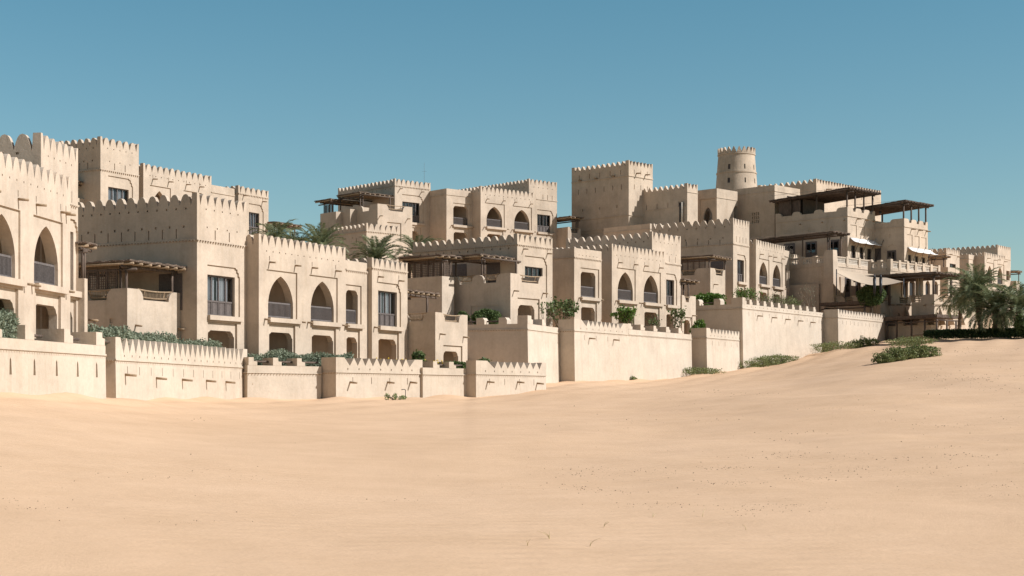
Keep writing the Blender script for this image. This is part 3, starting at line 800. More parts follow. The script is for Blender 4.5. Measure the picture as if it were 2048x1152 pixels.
# --- F: fifth villa
V = villa('fifth sand villa with two narrow arched balconies behind leafless shrubs', 1530, 193, 9.0)
zg = 9.3; th = 59
FW = Block(V, 1512, 191, th, r=1569.5, T=7)
zs = FW.R.Z(1520, 568)
arch_bay(FW, FW.R.A(1520), zs, zg, w=2.75); arch_bay(FW, FW.R.A(1547), zs, zg, w=2.75)
zt = FW.zc(478.5); FW.dots('R', zt - 1.08, step=.8, sz=.11); FW.build(6, zt, pitch=.8, mh=.7)
FT = Block(V, 1466.4, 187, 56, r=1498.5, l=1303.5)
zt = FT.zc(435.5)
aw = FT.R.A(1475); zw = FT.R.Z(1475, 563)
window_bay(FT, aw, zw, zg, w=FT.R.A(1489.5) - aw, h=2.7, spouts=False, leaves=4)
FT.dots('L', zt - 1.0, sz=.2, step=1.25); FT.dots('L', zt - 2.35, sz=.2, step=1.6); FT.dots('L', zt - 2.9, sz=.12, zh=.7, step=1.6, m=1.0)
FT.dots('R', zt - 1.0, step=.8, sz=.1); FT.dots('R', zt - 2.5, step=.8, sz=.1, zh=.7)
FT.string(zt - 3.15); FT.build(6, zt, pitch=.8, mh=.74, kL={'pitch': 1.0, 'mh': .8})
FLk = Block(V, base=FW, at=(FW.S, 0), S=1.6, T=5)
o = rect(.25, .95, zs + .3, zs + 2.6)
FLk.hR.append(Hole(rect(.1, 1.3, zs, zs + 3.0), .1, sub=[Hole(o, .4, False, room=1)]))
FLk.string(zs + 4.1, sides='R'); FLk.build(6, zs + 4.9, 'flat', .4)
FB = Block(V, 1574, 203, th, r=1600.5, T=5)
zt = FB.zc(504.5); aw = FB.R.A(1581); zw = FB.R.Z(1581, 583)
window_bay(FB, aw, zw, zg, w=FB.R.A(1592.6) - aw, h=2.5, spouts=True, leaves=4)
FB.string(zt - .85); FB.build(6, zt, pitch=.75, mh=.7)
F1 = Block(V, 1420.7, 180, 56, r=1450.5, T=6.3)
zt = F1.zc(535.5)
terrace_door(F1, 1.2, 3.4, zg, zg + 2.2)
F1.spout('R', .9, zt - 1.9, .6, slit=False)
F1.build(6, zt, 'scallop', 1.2, kR={'dips': [(2.3, 2.4)], 'dd': .75}, kL={'dips': [(2.6, 2.3)], 'dd': .75})
rails(F1, F1.R, 2.3, 2.3, zt); rails(F1, F1.L, 2.9, 2.1, zt - .1, balus=True)
zp = F1.zc(512)
pergola(V, F1, -.3, 4.6, -.5, 6.6, zp, [(.3, .3), (4.2, .2), (.3, 6.2)], zt - 1.1, lattice=[(.25, .8, .25, 6.1, zt - .3, zp - .3)])
mb = MB(); mb.box(FT.L, FT.L.A(1447), FT.L.A(1422), -.05, .05, zt - 1.1, zt + 1.5); mb.build('door', 'darkwood', V)
F2 = Block(V, 1637.7, 200, 56, r=1662, T=6.5)
zt = F2.zc(567.6)
terrace_door(F2, 1.4, 3.6, zg, zg + 2.4)
F2.spout('R', .9, zt - 2, .6, slit=False); F2.spout('R', 4.6, zt - 2, .6, slit=False)
F2.build(6, zt, 'scallop', 1.2, kR={'dips': [(2.6, 2.0)], 'dd': .75}, kL={'style': 'flat'})
rails(F2, F2.R, 2.6, 1.9, zt)
pergola(V, FB, FB.S + .02, FB.R.A(1626), -.3, 3.6, (HZ - 550) / FP * 207, [(FB.R.A(1617), .1), (FB.R.A(1617), .7), (FB.R.A(1617), 3.3)], F2.zt - 1.2)

# --- I: villa on the rise behind the first two
V = villa('sand villa on the rise behind, with a square tower above the first two roofs', 330, 146, 11)
IT = Block(V, 201, 140, 60, r=277.6, l=118)
zt = IT.zc(272.3); aw = IT.R.A(218)
tall_details(IT, zt, k=1.0)
zw = IT.R.Z(218, 373)
IT.hR.append(Hole(steploop(aw - .1, IT.R.A(259) + .45, zw - 3.2, zw + 1.0, .22), .1, sub=[Hole(rect(aw, IT.R.A(259), zw - 2.9, zw), .3, False, room=1.6)]))
window(IT, IT.R.off(.1), aw, IT.R.A(259), zw - 2.9, zw, .2, 4)
IT.build(8, zt, pitch=.85, mh=.7)
IW = Block(V, 286.7, 146, 60, r=423, T=9)
zt = IW.zc(325.8)
for (p0, p1, py) in ((305, 336, 382), (372, 398, 392)):
    a0, a1 = IW.R.A(p0), IW.R.A(p1); z1 = IW.R.Z((p0 + p1) / 2, py)
    IW.hR.append(Hole(rect(a0 - .35, a1 + .4, z1 - 2.83, z1 + .42), .1, sub=[Hole(arch(a0, a1, z1 - 2.8, z1 - 1.95, z1), .45, False, room=2)]))
    IW.spout('R', a0 + .05, z1 + 1.0, .6); IW.spout('R', a1 + .1, z1 + 1.0, .6)
IW.dots('R', zt - 1.08, step=.8, sz=.1)
IW.build(8, zt, mh=.68)
IL = Block(V, base=IW, at=(IW.S, 0), S=IW.R.A(469) - IW.S, T=7)
IL.string(IW.R.Z(423, 385), sides='R', teeth=False); IL.build(8, IW.R.Z(423, 369.4), 'flat', .4)
IB = Block(V, 476.7, 163, 60, r=537, T=8)
zt = IB.zc(370.4); aw = IB.R.A(499); ae = IB.R.A(520); zw = IB.R.Z(499, 423.5)
IB.hR.append(Hole(steploop(aw - .1, ae + .6, zw - 2.5, zw + .9, .22), .1, sub=[Hole(rect(aw, ae, zw - 2.4, zw), .3, False, room=1.6)]))
window(IB, IB.R.off(.1), aw, ae, zw - 2.4, zw, .2, 4); sill(IB, IB.R, aw - .1, ae + .7, zw - 2.4)
IB.spout('R', IB.R.A(487), zw + 1.6, .6); IB.spout('R', IB.R.A(525), zw + 1.3, .6)
IB.string(zt - .85); IB.build(8, zt, mh=.68)
pergola(V, IB, IB.S - .2, IB.S + 4.2, -1.3, 3.4, IB.zc(437), [(IB.S + 3.4, -.9), (IB.S + 3.4, -.3), (IB.S + 1, -.9)], IB.zc(437) - 2.6)
IX = Block(V, base=IB, at=(IB.S, -1.2), S=4.0, T=4.5); IX.build(8, IB.zc(437) - 1.6, 'flat', .3)
pergola(V, IT, -3.2, -.1, 2.0, 7.4, IT.zc(362), [(-2.9, 2.3), (-2.9, 7.0)], IT.zc(362) - 2.6)
IY = Block(V, base=IT, at=(-3.1, 2.0), S=3.1, T=5.4); IY.build(8, IT.zc(395), 'flat', .3)

# --- C: villa on the hill behind the palms
V = villa('sand villa high on the hill behind the palms, with two pointed balconies under the sky', 950, 206, 18)
th = 42
C1 = Block(V, 789.6, 205, th, r=861, l=676)
zt = C1.zc(356.7); aw = C1.R.A(805.5); ae = C1.R.A(840); zw = C1.R.Z(805, 402.5)
C1.hR.append(Hole(steploop(aw - .1, ae + .6, zw - 2.75, zw + .95, .25), .1, sub=[Hole(rect(aw, ae, zw - 2.7, zw), .3, False, room=1.6)]))
window(C1, C1.R.off(.1), aw, ae, zw - 2.7, zw, .2, 5); sill(C1, C1.R, aw - .1, ae + .8, zw - 2.7)
o = chamf(aw, ae - .1, zw - 7, zw - 3.8); C1.hR.append(Hole(rect(aw - .05, ae + .2, zw - 7.05, zw - 3.3), .14, sub=[Hole(o, .4, False, room=2)]))
C1.spout('R', C1.R.A(800), zw + 1.6, .6); C1.spout('R', C1.R.A(843), zw + 1.5, .6)
C1.string(zt - .95); C1.dots('L', zt - 1.3, sz=.17, step=1.0)
C1.build(14, zt, mh=.75, pitch=.82)
C1T = Block(V, 755.2, 196, th, r=824.6, T=4.5)
zt = C1T.zc(407)
terrace_door(C1T, C1T.R.A(776), C1T.R.A(797), zt - 4.6, C1T.R.Z(776, 451))
C1T.spout('R', C1T.R.A(760), C1T.R.Z(760, 432), .6, slit=False); C1T.spout('R', C1T.R.A(815), C1T.R.Z(815, 438), .6, slit=False)
C1T.build(12, zt, 'scallop', 1.25, kR={'dips': [(2.9, 3.0)], 'dd': .75}, kL={'dips': [(2.2, 2.0)], 'dd': .75})
rails(C1T, C1T.R, 2.9, 2.8, zt)
C1U = Block(V, base=C1T, at=(-1.0, 4.5), S=6, T=1)
C1U.T = C1U.L.A(680); C1U.X = Face(C1U.C + C1U.u * C1U.S, C1U.v, -C1U.u); C1U.Y = Face(C1U.C + C1U.v * C1U.T, C1U.u, -C1U.v)
C1U.build(12, zt - .35, 'scallop', 1.1, kL={'style': 'flat'}, kR={'style': 'flat'})
C1V = Block(V, base=C1T, at=(-2.0, 6.2), S=5, T=1)
C1V.T = C1V.L.A(640.5); C1V.X = Face(C1V.C + C1V.u * C1V.S, C1V.v, -C1V.u); C1V.Y = Face(C1V.C + C1V.v * C1V.T, C1V.u, -C1V.v)
C1V.build(12, zt - .6, 'flat', .5)
zt = C1T.zt
pergola(V, C1, -5.6, .3, .3, 5.4, 27.0, [(-5.2, .6), (-4.8, .6), (-.7, .1), (-5.2, 5.0)], zt - 1.2)
pergola(V, C1, -6.9, -1.5, 5.0, 8.6, 26.45, [(-6.2, 5.3), (-6.2, 7.3)], zt - .9, lattice=[(-6.1, 5.5, -6.1, 7.2, zt - .3, 25.9)])
C2 = Block(V, 893, 206.3, th, r=945, l=858.8)
zt = C2.zc(376.7); a = C2.R.A(907.5); w = C2.R.A(937) - a; zs = C2.R.Z(907, 449)
rect_bay(C2, a, zs, zs - 4.2, w=w, h=C2.R.Z(907, 411) - zs, margin=.4); C2.string(zt - .85, teeth=False)
C2.build(14, zt, 'flat', .35)
C3 = Block(V, 961.3, 208.0, th, r=1068, T=10)
zt = C3.zc(371.5); zs = C3.R.Z(974, 452.7)
arch_bay(C3, C3.R.A(974), zs, zs - 4.3, w=C3.R.A(1005.5) - C3.R.A(974), h=2.75, lower=True)
arch_bay(C3, C3.R.A(1029.5), zs, zs - 4.3, w=C3.R.A(1060) - C3.R.A(1029.5), h=2.75, lower=True)
C3.dots('R', zt - 1.1, step=.8, sz=.12); C3.build(14, zt, mh=.72)
C4 = Block(V, base=C3, at=(C3.R.A(1060.3) + .1, .35), S=1, T=11.6)
C4.S = C4.R.A(1114); C4.X = Face(C4.C + C4.u * C4.S, C4.v, -C4.u); C4.Y = Face(C4.C + C4.v * C4.T, C4.u, -C4.v)
zt = C4.zc(357); aw = C4.R.A(1075.5); ae = C4.R.A(1101.5)
zw = C4.R.Z(1075, 428); 
C4.hR.append(Hole(steploop(aw - .1, ae + .5, zs - .01, zw + .65, .2), .1, sub=[Hole(rect(aw, ae, zs, zw), .3, False, room=1.6)]))
window(C4, C4.R.off(.1), aw, ae, zs, zw, .2, 4); sill(C4, C4.R, aw - .1, ae + .6, zs)
C4.dots('R', zt - 1.1, step=.9, sz=.12, a0=.5); C4.dots('R', C4.R.Z(1085, 394), n=3, sz=.1, zh=.7, a0=2.2); C4.dots('L', zt - 1.1, sz=.17, step=1.1)
C4.hL.append(Hole(rect(.004, 6, zs - 4, zs + 4.0), .01, False))
C4.string(C4.R.Z(1074, 399), aR=(C4.R.A(1073), C4.S + .05), sides='R', teeth=False); C4.build(14, zt, mh=.72)
C5 = Block(V, base=C4, at=(C4.S, -2.2), S=1, T=6)
C5.S = max(2.5, C5.R.A(1154)); C5.X = Face(C5.C + C5.u * C5.S, C5.v, -C5.u); C5.Y = Face(C5.C + C5.v * C5.T, C5.u, -C5.v)
zt = C5.R.Z(1145, 454.6)
terrace_door(C5, .4, 2.6, zt - 5, C5.R.Z(1120, 486))
C5.build(14, zt, 'scallop', 1.2, kR={'dips': [(1.3, 2.0)], 'dd': .75}, kL={'style': 'flat'}); rails(C5, C5.R, 1.4, 2.2, zt)
pergola(V, C5, -.2, C5.S + .1, -.6, 5.5, C5.R.Z(1140, 434.5), [(C5.S - .7, .2), (C5.S - .35, .2), (C5.S - .7, 5)], zt - 1.1, lattice=[(.2, 5, C5.S - .8, 5, zt - .8, zt + 1.2)])
# low merloned block in front of it
V = villa('small merloned sand outbuilding between the palm crowns, below the hill villa', 733, 183, 10, group=None, name='outbuilding', cat='building')
CW = Block(V, 733, 183, 44, r=797.5, l=664)
zt = CW.zc(445.5)
CW.dots('L', zt - 1.6, sz=.16, step=1.4); CW.dots('L', zt - 1.95, sz=.12, zh=.6, step=2.8); CW.string(zt - 1.0)
CW.build(5, zt, mh=.75, pitch=.85)
CS = Block(V, 640, 150, 50, S=4, T=3); CS.build(2, 4.0, 'flat', .3)

# --- H: villa at the far right
V = villa('farthest sand villa at the right, rising behind the tall palms', 1970, 262, 12)
th = 52
HL = Block(V, 1892.5, 245, th, r=1919, l=1858)
zt = HL.zc(495.7); aw = HL.R.A(1899.5); ae = HL.R.A(1911.5); zw = HL.R.Z(1899, 526.5)
HL.hR.append(Hole(rect(aw, ae, zw - 1.9, zw), .3, False, room=1.5)); window(HL, HL.R, aw, ae, zw - 1.9, zw, .2, 3, .3)
HL.spout('R', aw - .3, zw + 1.4, .6); HL.spout('R', ae + .6, zw + 1.2, .6)
HL.string(zt - .95, teeth=False); HL.build(8, zt, mh=.75, pitch=.85)
HD = Block(V, 1896, 232, th, r=1911, l=1862); HD.build(8, HD.zc(534), 'scallop', 1.1, kL={'dips': [(3, 1.8)]}, kR={'style': 'flat'})
pergola(V, HD, -.2, 1.6, .2, HD.T + 1, HD.zc(512), [(.3, .8), (.3, HD.T)], HD.zc(534) - 1)
HF = Block(V, 1937.5, 257, th, r=1959, l=1918.5); HF.string(HF.zc(518), teeth=False); HF.build(8, HF.zc(508.5), 'flat', .4)
HW = Block(V, 1969.3, 258, th, r=2010.5, T=9)
zt = HW.zc(503.8)
for (p0, p1, py, pb) in ((1975, 1986, 531, 566), (1996, 2006.5, 534, 568)):
    a0, a1 = HW.R.A(p0), HW.R.A(p1); z1 = HW.R.Z((p0 + p1) / 2, py); zb_ = HW.R.Z(p0, pb)
    HW.hR.append(Hole(rect(a0 - .4, a1 + .45, zb_ - .01, z1 + .45), .1, sub=[Hole(arch(a0, a1, zb_, zb_ + .8, z1), .45, False, room=2)]))
    balustrade(HW, HW.R, a0, a1, zb_, 1.1, .3); sill(HW, HW.R, a0 - .2, a1 + .7, zb_)
    HW.spout('R', a0 - .1, z1 + 1.1, .6); HW.spout('R', a1 + .4, z1 + 1.0, .6)
HW.build(8, zt, mh=.72, pitch=.8)
HT = Block(V, base=HW, at=(HW.R.A(1999.2) + .2, .4), S=1, T=20)
HT.S = HT.R.A(2021.4); HT.X = Face(HT.C + HT.u * HT.S, HT.v, -HT.u); HT.Y = Face(HT.C + HT.v * HT.T, HT.u, -HT.v)
zt = HT.zc(489)
aw = HT.R.A(2012.5); HT.hR.append(Hole(rect(aw, aw + 1.6, HT.R.Z(2012, 560), HT.R.Z(2012, 541)), .3, False, room=1.2))
HT.hR.append(Hole(rect(.004, HT.R.A(2009.5), 14, HT.R.Z(2005, 528)), .01, False)); HT.hL.append(Hole(rect(.004, 6, 14, HT.R.Z(2005, 528)), .01, False))
HT.string(HT.R.Z(2012, 519), aR=(HT.R.A(2011), HT.S), sides='R', teeth=False); HT.build(8, zt, mh=.62, pitch=.85)
HX = Block(V, base=HT, at=(HT.S, -1.0), S=1.6, T=5); HX.build(8, HT.zc(557.6), 'scallop', 1.1, kR={'dips': [(.8, .8)]}, kL={'style': 'flat'})
pergola(V, HX, -.1, 2.0, -.3, 4, HT.zc(538), [(1.4, .1), (1.4, 3.4)], HT.zc(557.6) - 1)
# ------------------------------------------------------------------ retaining walls along the sand
WG = 'merloned retaining walls along the edge of the sand'
def rwall(label, A, B, zs, l=None, T=1.2, zb=-3.0, ph=1.0, style='tri', e0=1.0, e1=.5, pitch=.74, mh=.56, bat=.03, th=.75, slits=True, spouts=(), slit_step=1.6, slit_w=.06, slit_h=.45, kw=None, LS=None, corners=None, teethm='log', S=None, lancets=()):
    pa, pb = P(A[0], HZ, A[1]), P(B[0], HZ, B[1]); d = pb - pa; ang = math.degrees(math.atan2(d.y, d.x))
    V = thing('retaining_wall', label, 'wall', (pa.x, pa.y, zb + 2), WG)
    b = Block(V, A[0], A[1], ang, S=S or math.hypot(d.x, d.y), T=T if l is None else 1, mat='wall', bat=bat, zref=zs)
    if l is not None:
        b.T = abs(b.L.A(l)); b.X = Face(b.C + b.u * b.S, b.v, -b.u); b.Y = Face(b.C + b.v * b.T, b.u, -b.v)
    if slits:
        b.dots('R', zs - .55, sz=slit_w, zh=slit_h, step=slit_step, dep=.12, m=.7)
        b.dots('R', zs + .22, sz=.09, zh=.12, step=slit_step * .6, dep=.1, m=.6)
    for px, w in lancets:
        a = b.R.A(px); b.hR.append(Hole([(a - w / 2, zs - 1.15), (a + w / 2, zs - 1.15), (a + w * .3, zs - .5), (a, zs - .38), (a - w * .3, zs - .5)], .16))
    for px, py in spouts:
        a = b.R.A(px); b.spout('R', a, b.R.Z(px, py), .62, .07, slit=False)
    kw = kw or {}
    if style == 'tri': kw.update(mh=mh, e0=e0, e1=e1)
    L = b.S
    zt = zs + ph
    b.zr0 = zs + .05
    # lower wall
    mb = MB(); facade(mb, b.R, rect(0, b.S, zb, zs + .04), b.hR_low()); facade(mb, b.L, rect(0, b.T, zb, zs + .04), b.hL)
    facade(mb, b.X, rect(0, b.T, zb, zs + .04), []); facade(mb, b.Y, rect(0, b.S, zb, zs + .04), [])
    mb.quad(b.R.pt(0, 0, zs + .04), b.R.pt(b.S, 0, zs + .04), b.X.pt(b.T, 0, zs + .04), b.Y.pt(0, 0, zs + .04))
    mb.build('wall', 'wall', V)
    pb_ = MB(); Rn = Face(b.C, b.u, b.v, 0)
    hi = [h for h in b.hR if min(q[1] for q in h.loop) > zs + .05]
    if style == 'tri':
        k2 = dict(mh=mh); slab(pb_, Rn, prof(b.S, 'tri', ph - .04, pitch, e0, e1, mh=mh), zs + .04, min(th, b.T), hi)
    else:
        slab(pb_, Rn, [(0, .42), (b.S, .42)], zs + .04, min(.4, b.T), hi)
    Ln = Face(b.C, b.v, b.u, 0)
    if b.T > th + .05 and style == 'tri': slab(pb_, Ln, [(0, ph - .04), (b.T - th, ph - .04)], zs + .04, .5, [], a_off=th)
    if LS: slab(pb_, Ln, [(0, .42), (b.T - .4, .42)], zs + .04, .4, [], a_off=.4)
    pb_.build('battlement' if style == 'tri' else 'parapet', 'wall', V)
    b.string(zs - .04, pr=.06, h=.085, sides='RL', teeth=False)
    tm = MB()
    for F_, L_ in ((b.R, b.S), (b.L, b.T)):
        n = int(L_ / .24)
        for i in range(n):
            a = (i + .5) * .24; tm.tube(F_.pt(a, .0, zs - .06), F_.pt(a, -.14, zs - .075), .03, .022, 5)
    tm.build('peg_row', teethm, V)
    return V, b
def hR_low(s): return [h for h in s.hR if max(q[1] for q in h.loop) < s.zr0]
Block.hR_low = hR_low
def pillar(V, b, a, zs, w=.5, h=1.0, deep=1.25, step=.28, side='R', rail=None, mat='wall'):
    F = b.R if side == 'R' else b.L; F = Face(b.C, F.a, F.w, 0)
    mb = MB(); lp = [(a, zs + .462), (a + w + step, zs + .462), (a + w + step, zs + h * .72), (a + w + .02, zs + h * .76), (a + w, zs + h), (a, zs + h)]
    if side == 'L': lp = [(a, zs + .462), (a + w, zs + .462), (a + w, zs + h), (a + w * .2, zs + h * 1.02), (a, zs + h * .8)]
    v, t = fill(lp, [])
    for dp in (-.012, deep): mb.add([F.pt(x, dp, z) for x, z in v], t)
    n = len(lp); mb.add([F.pt(x, -.012, z) for x, z in lp] + [F.pt(x, deep, z) for x, z in lp], [(i, (i + 1) % n, n + (i + 1) % n, n + i) for i in range(n)])
    mb.build('pillar', mat, V)
    if rail:
        lg = MB(); lg.tube(F.pt(a + w * .5, .55, zs + .72), F.pt(a + w * .5 + rail, .55, zs + .72), .07, None, 7); lg.build('rail', 'wood', V, True)

Va, b = None, None
V, b = rwall('low sand-coloured wall at the far left, topped by stepped pillars joined by logs', (-330, 56), (211, 78.5), 2.28, T=1.2, style='low', slits=False,
              lancets=[(-40, .22), (20.6, .22), (68.5, .22), (113, .22), (155, .22), (193, .22)])
b_ = b
for px in (20.6, 68.5, 113, 155, 193):
    pass
for p0 in (-60, -15, 50, 128, 192): pillar(V, b, b.R.A(p0), 2.28, w=b.R.A(p0 + 12) - b.R.A(p0), step=.3, h=1.12, deep=1.5, rail=2.4)
V, b = rwall('long merloned wall at the left with six log spouts and a rough buttress edge', (230, 79.5), (494.5, 99), 1.0, l=209, bat=.035, e0=1.3, e1=.9, pitch=.8,
             spouts=[], slits=False) if False else (None, None)
def rw(*a, **k): return rwall(*a, **k)
V2, b2 = rw('long merloned wall at the left with six log spouts and a rough buttress edge', (231, 80.5), (494.5, 100), 2.1, T=2.0, e0=1.0, e1=1.2, pitch=.78, ph=1.18, mh=.84,
            spouts=[(250, 750), (312, 757), (364, 760), (412, 762), (451, 764.5), (487, 767)])
V3, b3 = rw('low pillared wall between the long left wall and the first projecting bastion', (495.2, 98.9), (643, 102.9), 1.76, T=1.0, style='low', slits=False)
for p0, p1 in ((497, 507), (546, 556), (594, 603)): pillar(V3, b3, b3.R.A(p0), 1.76, w=b3.R.A(p1) - b3.R.A(p0), h=.98, deep=1.2, rail=1.9)
V4, b4 = rw('projecting bastion wall with three log spouts and flowers behind its merlons', (672, 102.3), (845, 109.4), 1.85, l=642.5, e0=1.35, e1=1.4, pitch=.78, ph=.98,
            spouts=[(700, 765), (775, 765), (820.5, 765)], slit_step=1.9)
V5, b5 = rw('short low pillared wall to the right of the bastion with flowers', (845.6, 109.1), (933, 113.1), 1.83, T=1.0, style='low', slits=False)
for p0, p1 in ((866, 874), (898, 907)): pillar(V5, b5, b5.R.A(p0), 1.8, w=b5.R.A(p1) - b5.R.A(p0), h=.95, deep=1.2, rail=1.9)
V6, b6 = rw('merloned wall running into the rising sand below the tall corner wall', (952, 112.6), (1092, 120), 1.9, l=932, e0=2.3, e1=.9, pitch=.8, ph=.98, spouts=[(975, 764), (1035, 764.5), (1074, 767)], slit_step=1.9)
V7, b7 = rw('tall corner wall with a broad shaded side and keyhole openings under its pillars', (1055, 129), (1118, 136.6), 5.9, l=932, style='low', slits=False, bat=.035, LS=True)
z7 = 5.9
for p0, p1 in ((1060, 1046), ): pillar(V7, b7, 0, z7, w=.9, h=1.15, deep=.9, step=.4)
for p0 in (1014, 969): pillar(V7, b7, b7.L.A(p0), z7, w=.75, h=1.0, deep=.9, side='L', rail=1.9)
pillar(V7, b7, b7.R.A(1084), z7, w=.6, h=1.0, deep=.9)
V8, b8 = rw('tall pale wall whose left half has merlons and right half stepped pillars', (1148.5, 135.9), (1256, 144.6), 6.1, l=1116.5, e0=2.2, e1=1.6, pitch=.85, ph=1.0, bat=.035, spouts=[(1178.5, 677), (1227, 680)], slit_step=2.0)
ang8 = b8.th
bx = Block(V8, base=b8, at=(b8.S + .003, 0.0), S=9.9, T=1.2, mat='wall', bat=.035, zref=6.15)
bx.S = bx.R.A(1383)
mb = MB(); mb.hexa([bx.R.pt(-1.5, .003, -1), bx.R.pt(bx.S, .003, -1), bx.R.pt(bx.S, 1.2, -1), bx.R.pt(-1.5, 1.2, -1), bx.R.pt(-.0, .003, 6.19), bx.R.pt(bx.S, .003, 6.19), bx.R.pt(bx.S, 1.2, 6.19), bx.R.pt(0, 1.2, 6.19)])
mb.build('wall', 'wall', V8)
fx = Face(bx.C, bx.u, bx.v); mb = MB(); mb.box(fx, .05, bx.S, 0.003, .4, 6.19, 6.6); mb.build('parapet', 'wall', V8)
bx.string(6.11, pr=.06, h=.085, sides='R', teeth=True, aR=(0.05, bx.S))
for p0, p1 in ((1256, 1262), (1281, 1287), (1307, 1312), (1332, 1338), (1357, 1362)): pillar(V8, bx, bx.R.A(p0), 6.15, w=bx.R.A(p1) - bx.R.A(p0), h=1.0, deep=1.3, rail=1.8)
V9, b9 = rw('lower merloned wall set against the foot of the highest pale wall', (1413, 156.7), (1519, 169.6), 6.33, l=1382, zb=0, e0=1.4, e1=.4, pitch=.86, ph=.97, slit_step=1.6, bat=.035)
V10, b10 = rw('highest pale wall with five log spouts and a long row of small pillars', (1484.8, 164.5), (1648.5, 181.8), 9.75, l=1388, zb=0, style='low', slits=True, bat=.035, LS=True,
              spouts=[(1515, 632), (1544, 635.5), (1571, 639), (1596.5, 642), (1621, 645)], slit_step=1.7)
z10 = 9.75
pillar(V10, b10, 0, z10, w=.6, h=1.15, deep=1.3, step=.35)
for i in range(10): 
    p0 = 1499 + 14.2 * i; pillar(V10, b10, b10.R.A(p0), z10, w=.5, h=1.0, deep=.9, step=.2, rail=1.3)
for p0 in (1441, 1399): pillar(V10, b10, b10.L.A(p0), z10, w=.8, h=1.1, deep=.9, side='L', rail=2.0)
V11, b11 = rw('last merloned pale wall on the dune, before the low shade roof', (1676, 180.6), (1769, 191.8), 9.64, l=1647.5, zb=0, e0=.5, e1=.4, pitch=.82, ph=.95, slit_step=1.1, bat=.035)
# shaded garden wall at the top of the dune
V = thing('garden_wall', 'low shaded garden wall with rounded bumps behind the long shade roof', 'wall', P(1860, 700, 187))
G = Block(V, 1862, 188.7, 48, S=6, l=1766, mat='hotel')
z0 = (HZ - 657) / FP * G.C.y
G.dots('L', z0 - .9, sz=.16, zh=.4, step=3.0)
G.build(4, z0 + .45, None, ph=.0)
mb = MB()
for i in range(4):
    a = 1.2 + i * 3.0; pts = [(a - .55, z0 + .452), (a + .55, z0 + .452)] + [(a + .55 * math.cos(t), z0 + .45 + .75 * math.sin(t)) for t in np.linspace(.2, math.pi - .2, 7)]
    v, t = fill(pts, []); 
    mb2 = MB()
    for dp in (-.02, .5): mb2.add([G.L.pt(x, dp, z) for x, z in v], t)
    n = len(pts); mb2.add([G.L.pt(x, -.02, z) for x, z in pts] + [G.L.pt(x, .5, z) for x, z in pts], [(j, (j + 1) % n, n + (j + 1) % n, n + j) for j in range(n)])
    mb2.build('merlon', 'hotel', V)
G.string(z0 - .25, teeth=False)
# ------------------------------------------------------------------ the fort-like hotel on the right
H = thing('hotel', 'large fort-like sand hotel with a square keep, shaded roof terraces and white awnings', 'hotel', P(1560, 640, 215))
M_ = 'hotel'
G1 = Block(H, 1257.4, 215, 46, r=1305.5, l=1143.3, mat=M_, bat=.006, zref=33)
zt = G1.zc(320); z1 = G1.zc(352); z2 = G1.zc(430.7)
G1.dots('L', zt - 1.5, sz=.12, zh=.75, step=1.9); G1.dots('L', z1 - 1.4, sz=.12, zh=.7, step=1.5); G1.dots('L', z2 + 1.4, sz=.22, zh=.35, step=3.0)
G1.dots('R', zt - 1.5, sz=.1, zh=.7, step=1.6); G1.dots('R', z1 - 1.4, sz=.12, zh=.7, step=1.5)
for a in (2.6, 5.8, 8.8): G1.spout('L', a, zt - 2.0, .6, .12, slit=False)
for px, py in ((1273, 347), (1291, 350)): G1.spout('R', G1.R.A(px), G1.R.Z(px, py), .8, .1, slit=False)
G1.string(z1, teeth=False, pr=.1, h=.12); G1.string(z2, teeth=False, pr=.1, h=.12)
G1.hL.append(Hole(rect(3.2, 12.5, 10, G1.zc(454)), .08, sub=[Hole(rect(3.6, 12.1, 10.1, G1.zc(459)), .06)]))
G1.build(8, zt, 'tri', ph=1.2, pitch=.78, mh=.78, th=.45, kL={'pitch': .92})
G2 = Block(H, 1374.5, 211.8, 46, r=1395.5, T=8.6, mat=M_)
zt = G2.zc(366); G2.dots('L', G2.zc(406), sz=.12, zh=.7, step=1.9); G2.string(G2.zc(413), teeth=False, sides='L'); G2.string(zt - 1.25, teeth=False, sides='R')
G2.build(8, zt, 'tri', ph=1.1, pitch=.75, mh=.78, th=.4, kL={'pitch': .9})
mb = MB()
for px in (1363, 1366.5): 
    a = G2.L.A(px); mb = MB(); mb.tube(G2.L.pt(a, -.3, G2.zc(445)), G2.L.pt(a, -.3, G2.zc(404)), .13, None, 8); mb.build('pipe', 'pale' if px > 1365 else 'metal', H, True)
G3b = Block(H, base=G2, at=(G2.S, 5.2), S=9.5, T=6, mat=M_)
G3b.build(8, (HZ - 378) / FP * (G3b.C.y), 'tri', ph=.9, pitch=.9, mh=.65)
G3 = Block(H, 1433.6, 213.5, 46, r=1475, l=1394, mat=M_)
zt = G3.zc(376.5)
a0, a1 = G3.L.A(1424), G3.L.A(1405.6)
zz = G3.zc(412)
G3.hL.append(Hole(rect(a0 - .5, a1 + .5, zz - 4, zz + 1.1), .1, sub=[Hole(arch(a0, a1, zz - 3.9, zz - 1.5, zz), .35, False, room=1.5)]))
a = G3.R.A(1468); G3.hR.append(Hole(arch(a, a + .95, G3.R.Z(1468, 438), G3.R.Z(1468, 418), G3.R.Z(1470, 411)), .4, False, room=1))
G3.string(zt - 1.3, teeth=False); G3.build(8, zt, 'flat', .5)
mb = MB(); mb.quad(G3.L.pt(a0, .3, zz - 3.9), G3.L.pt(a1, .3, zz - 3.9), G3.L.pt(a1, .3, zz), G3.L.pt(a0, .3, zz)); mb.build('window', 'glass', H)
G4 = Block(H, 1549.3, 214, 46, r=1600, l=1471, mat=M_)
zt = G4.zc(369.6)
a0, a1 = G4.L.A(1519.5), G4.L.A(1503.5); w0, w1 = G4.zc(445) + .1, G4.zc(420)
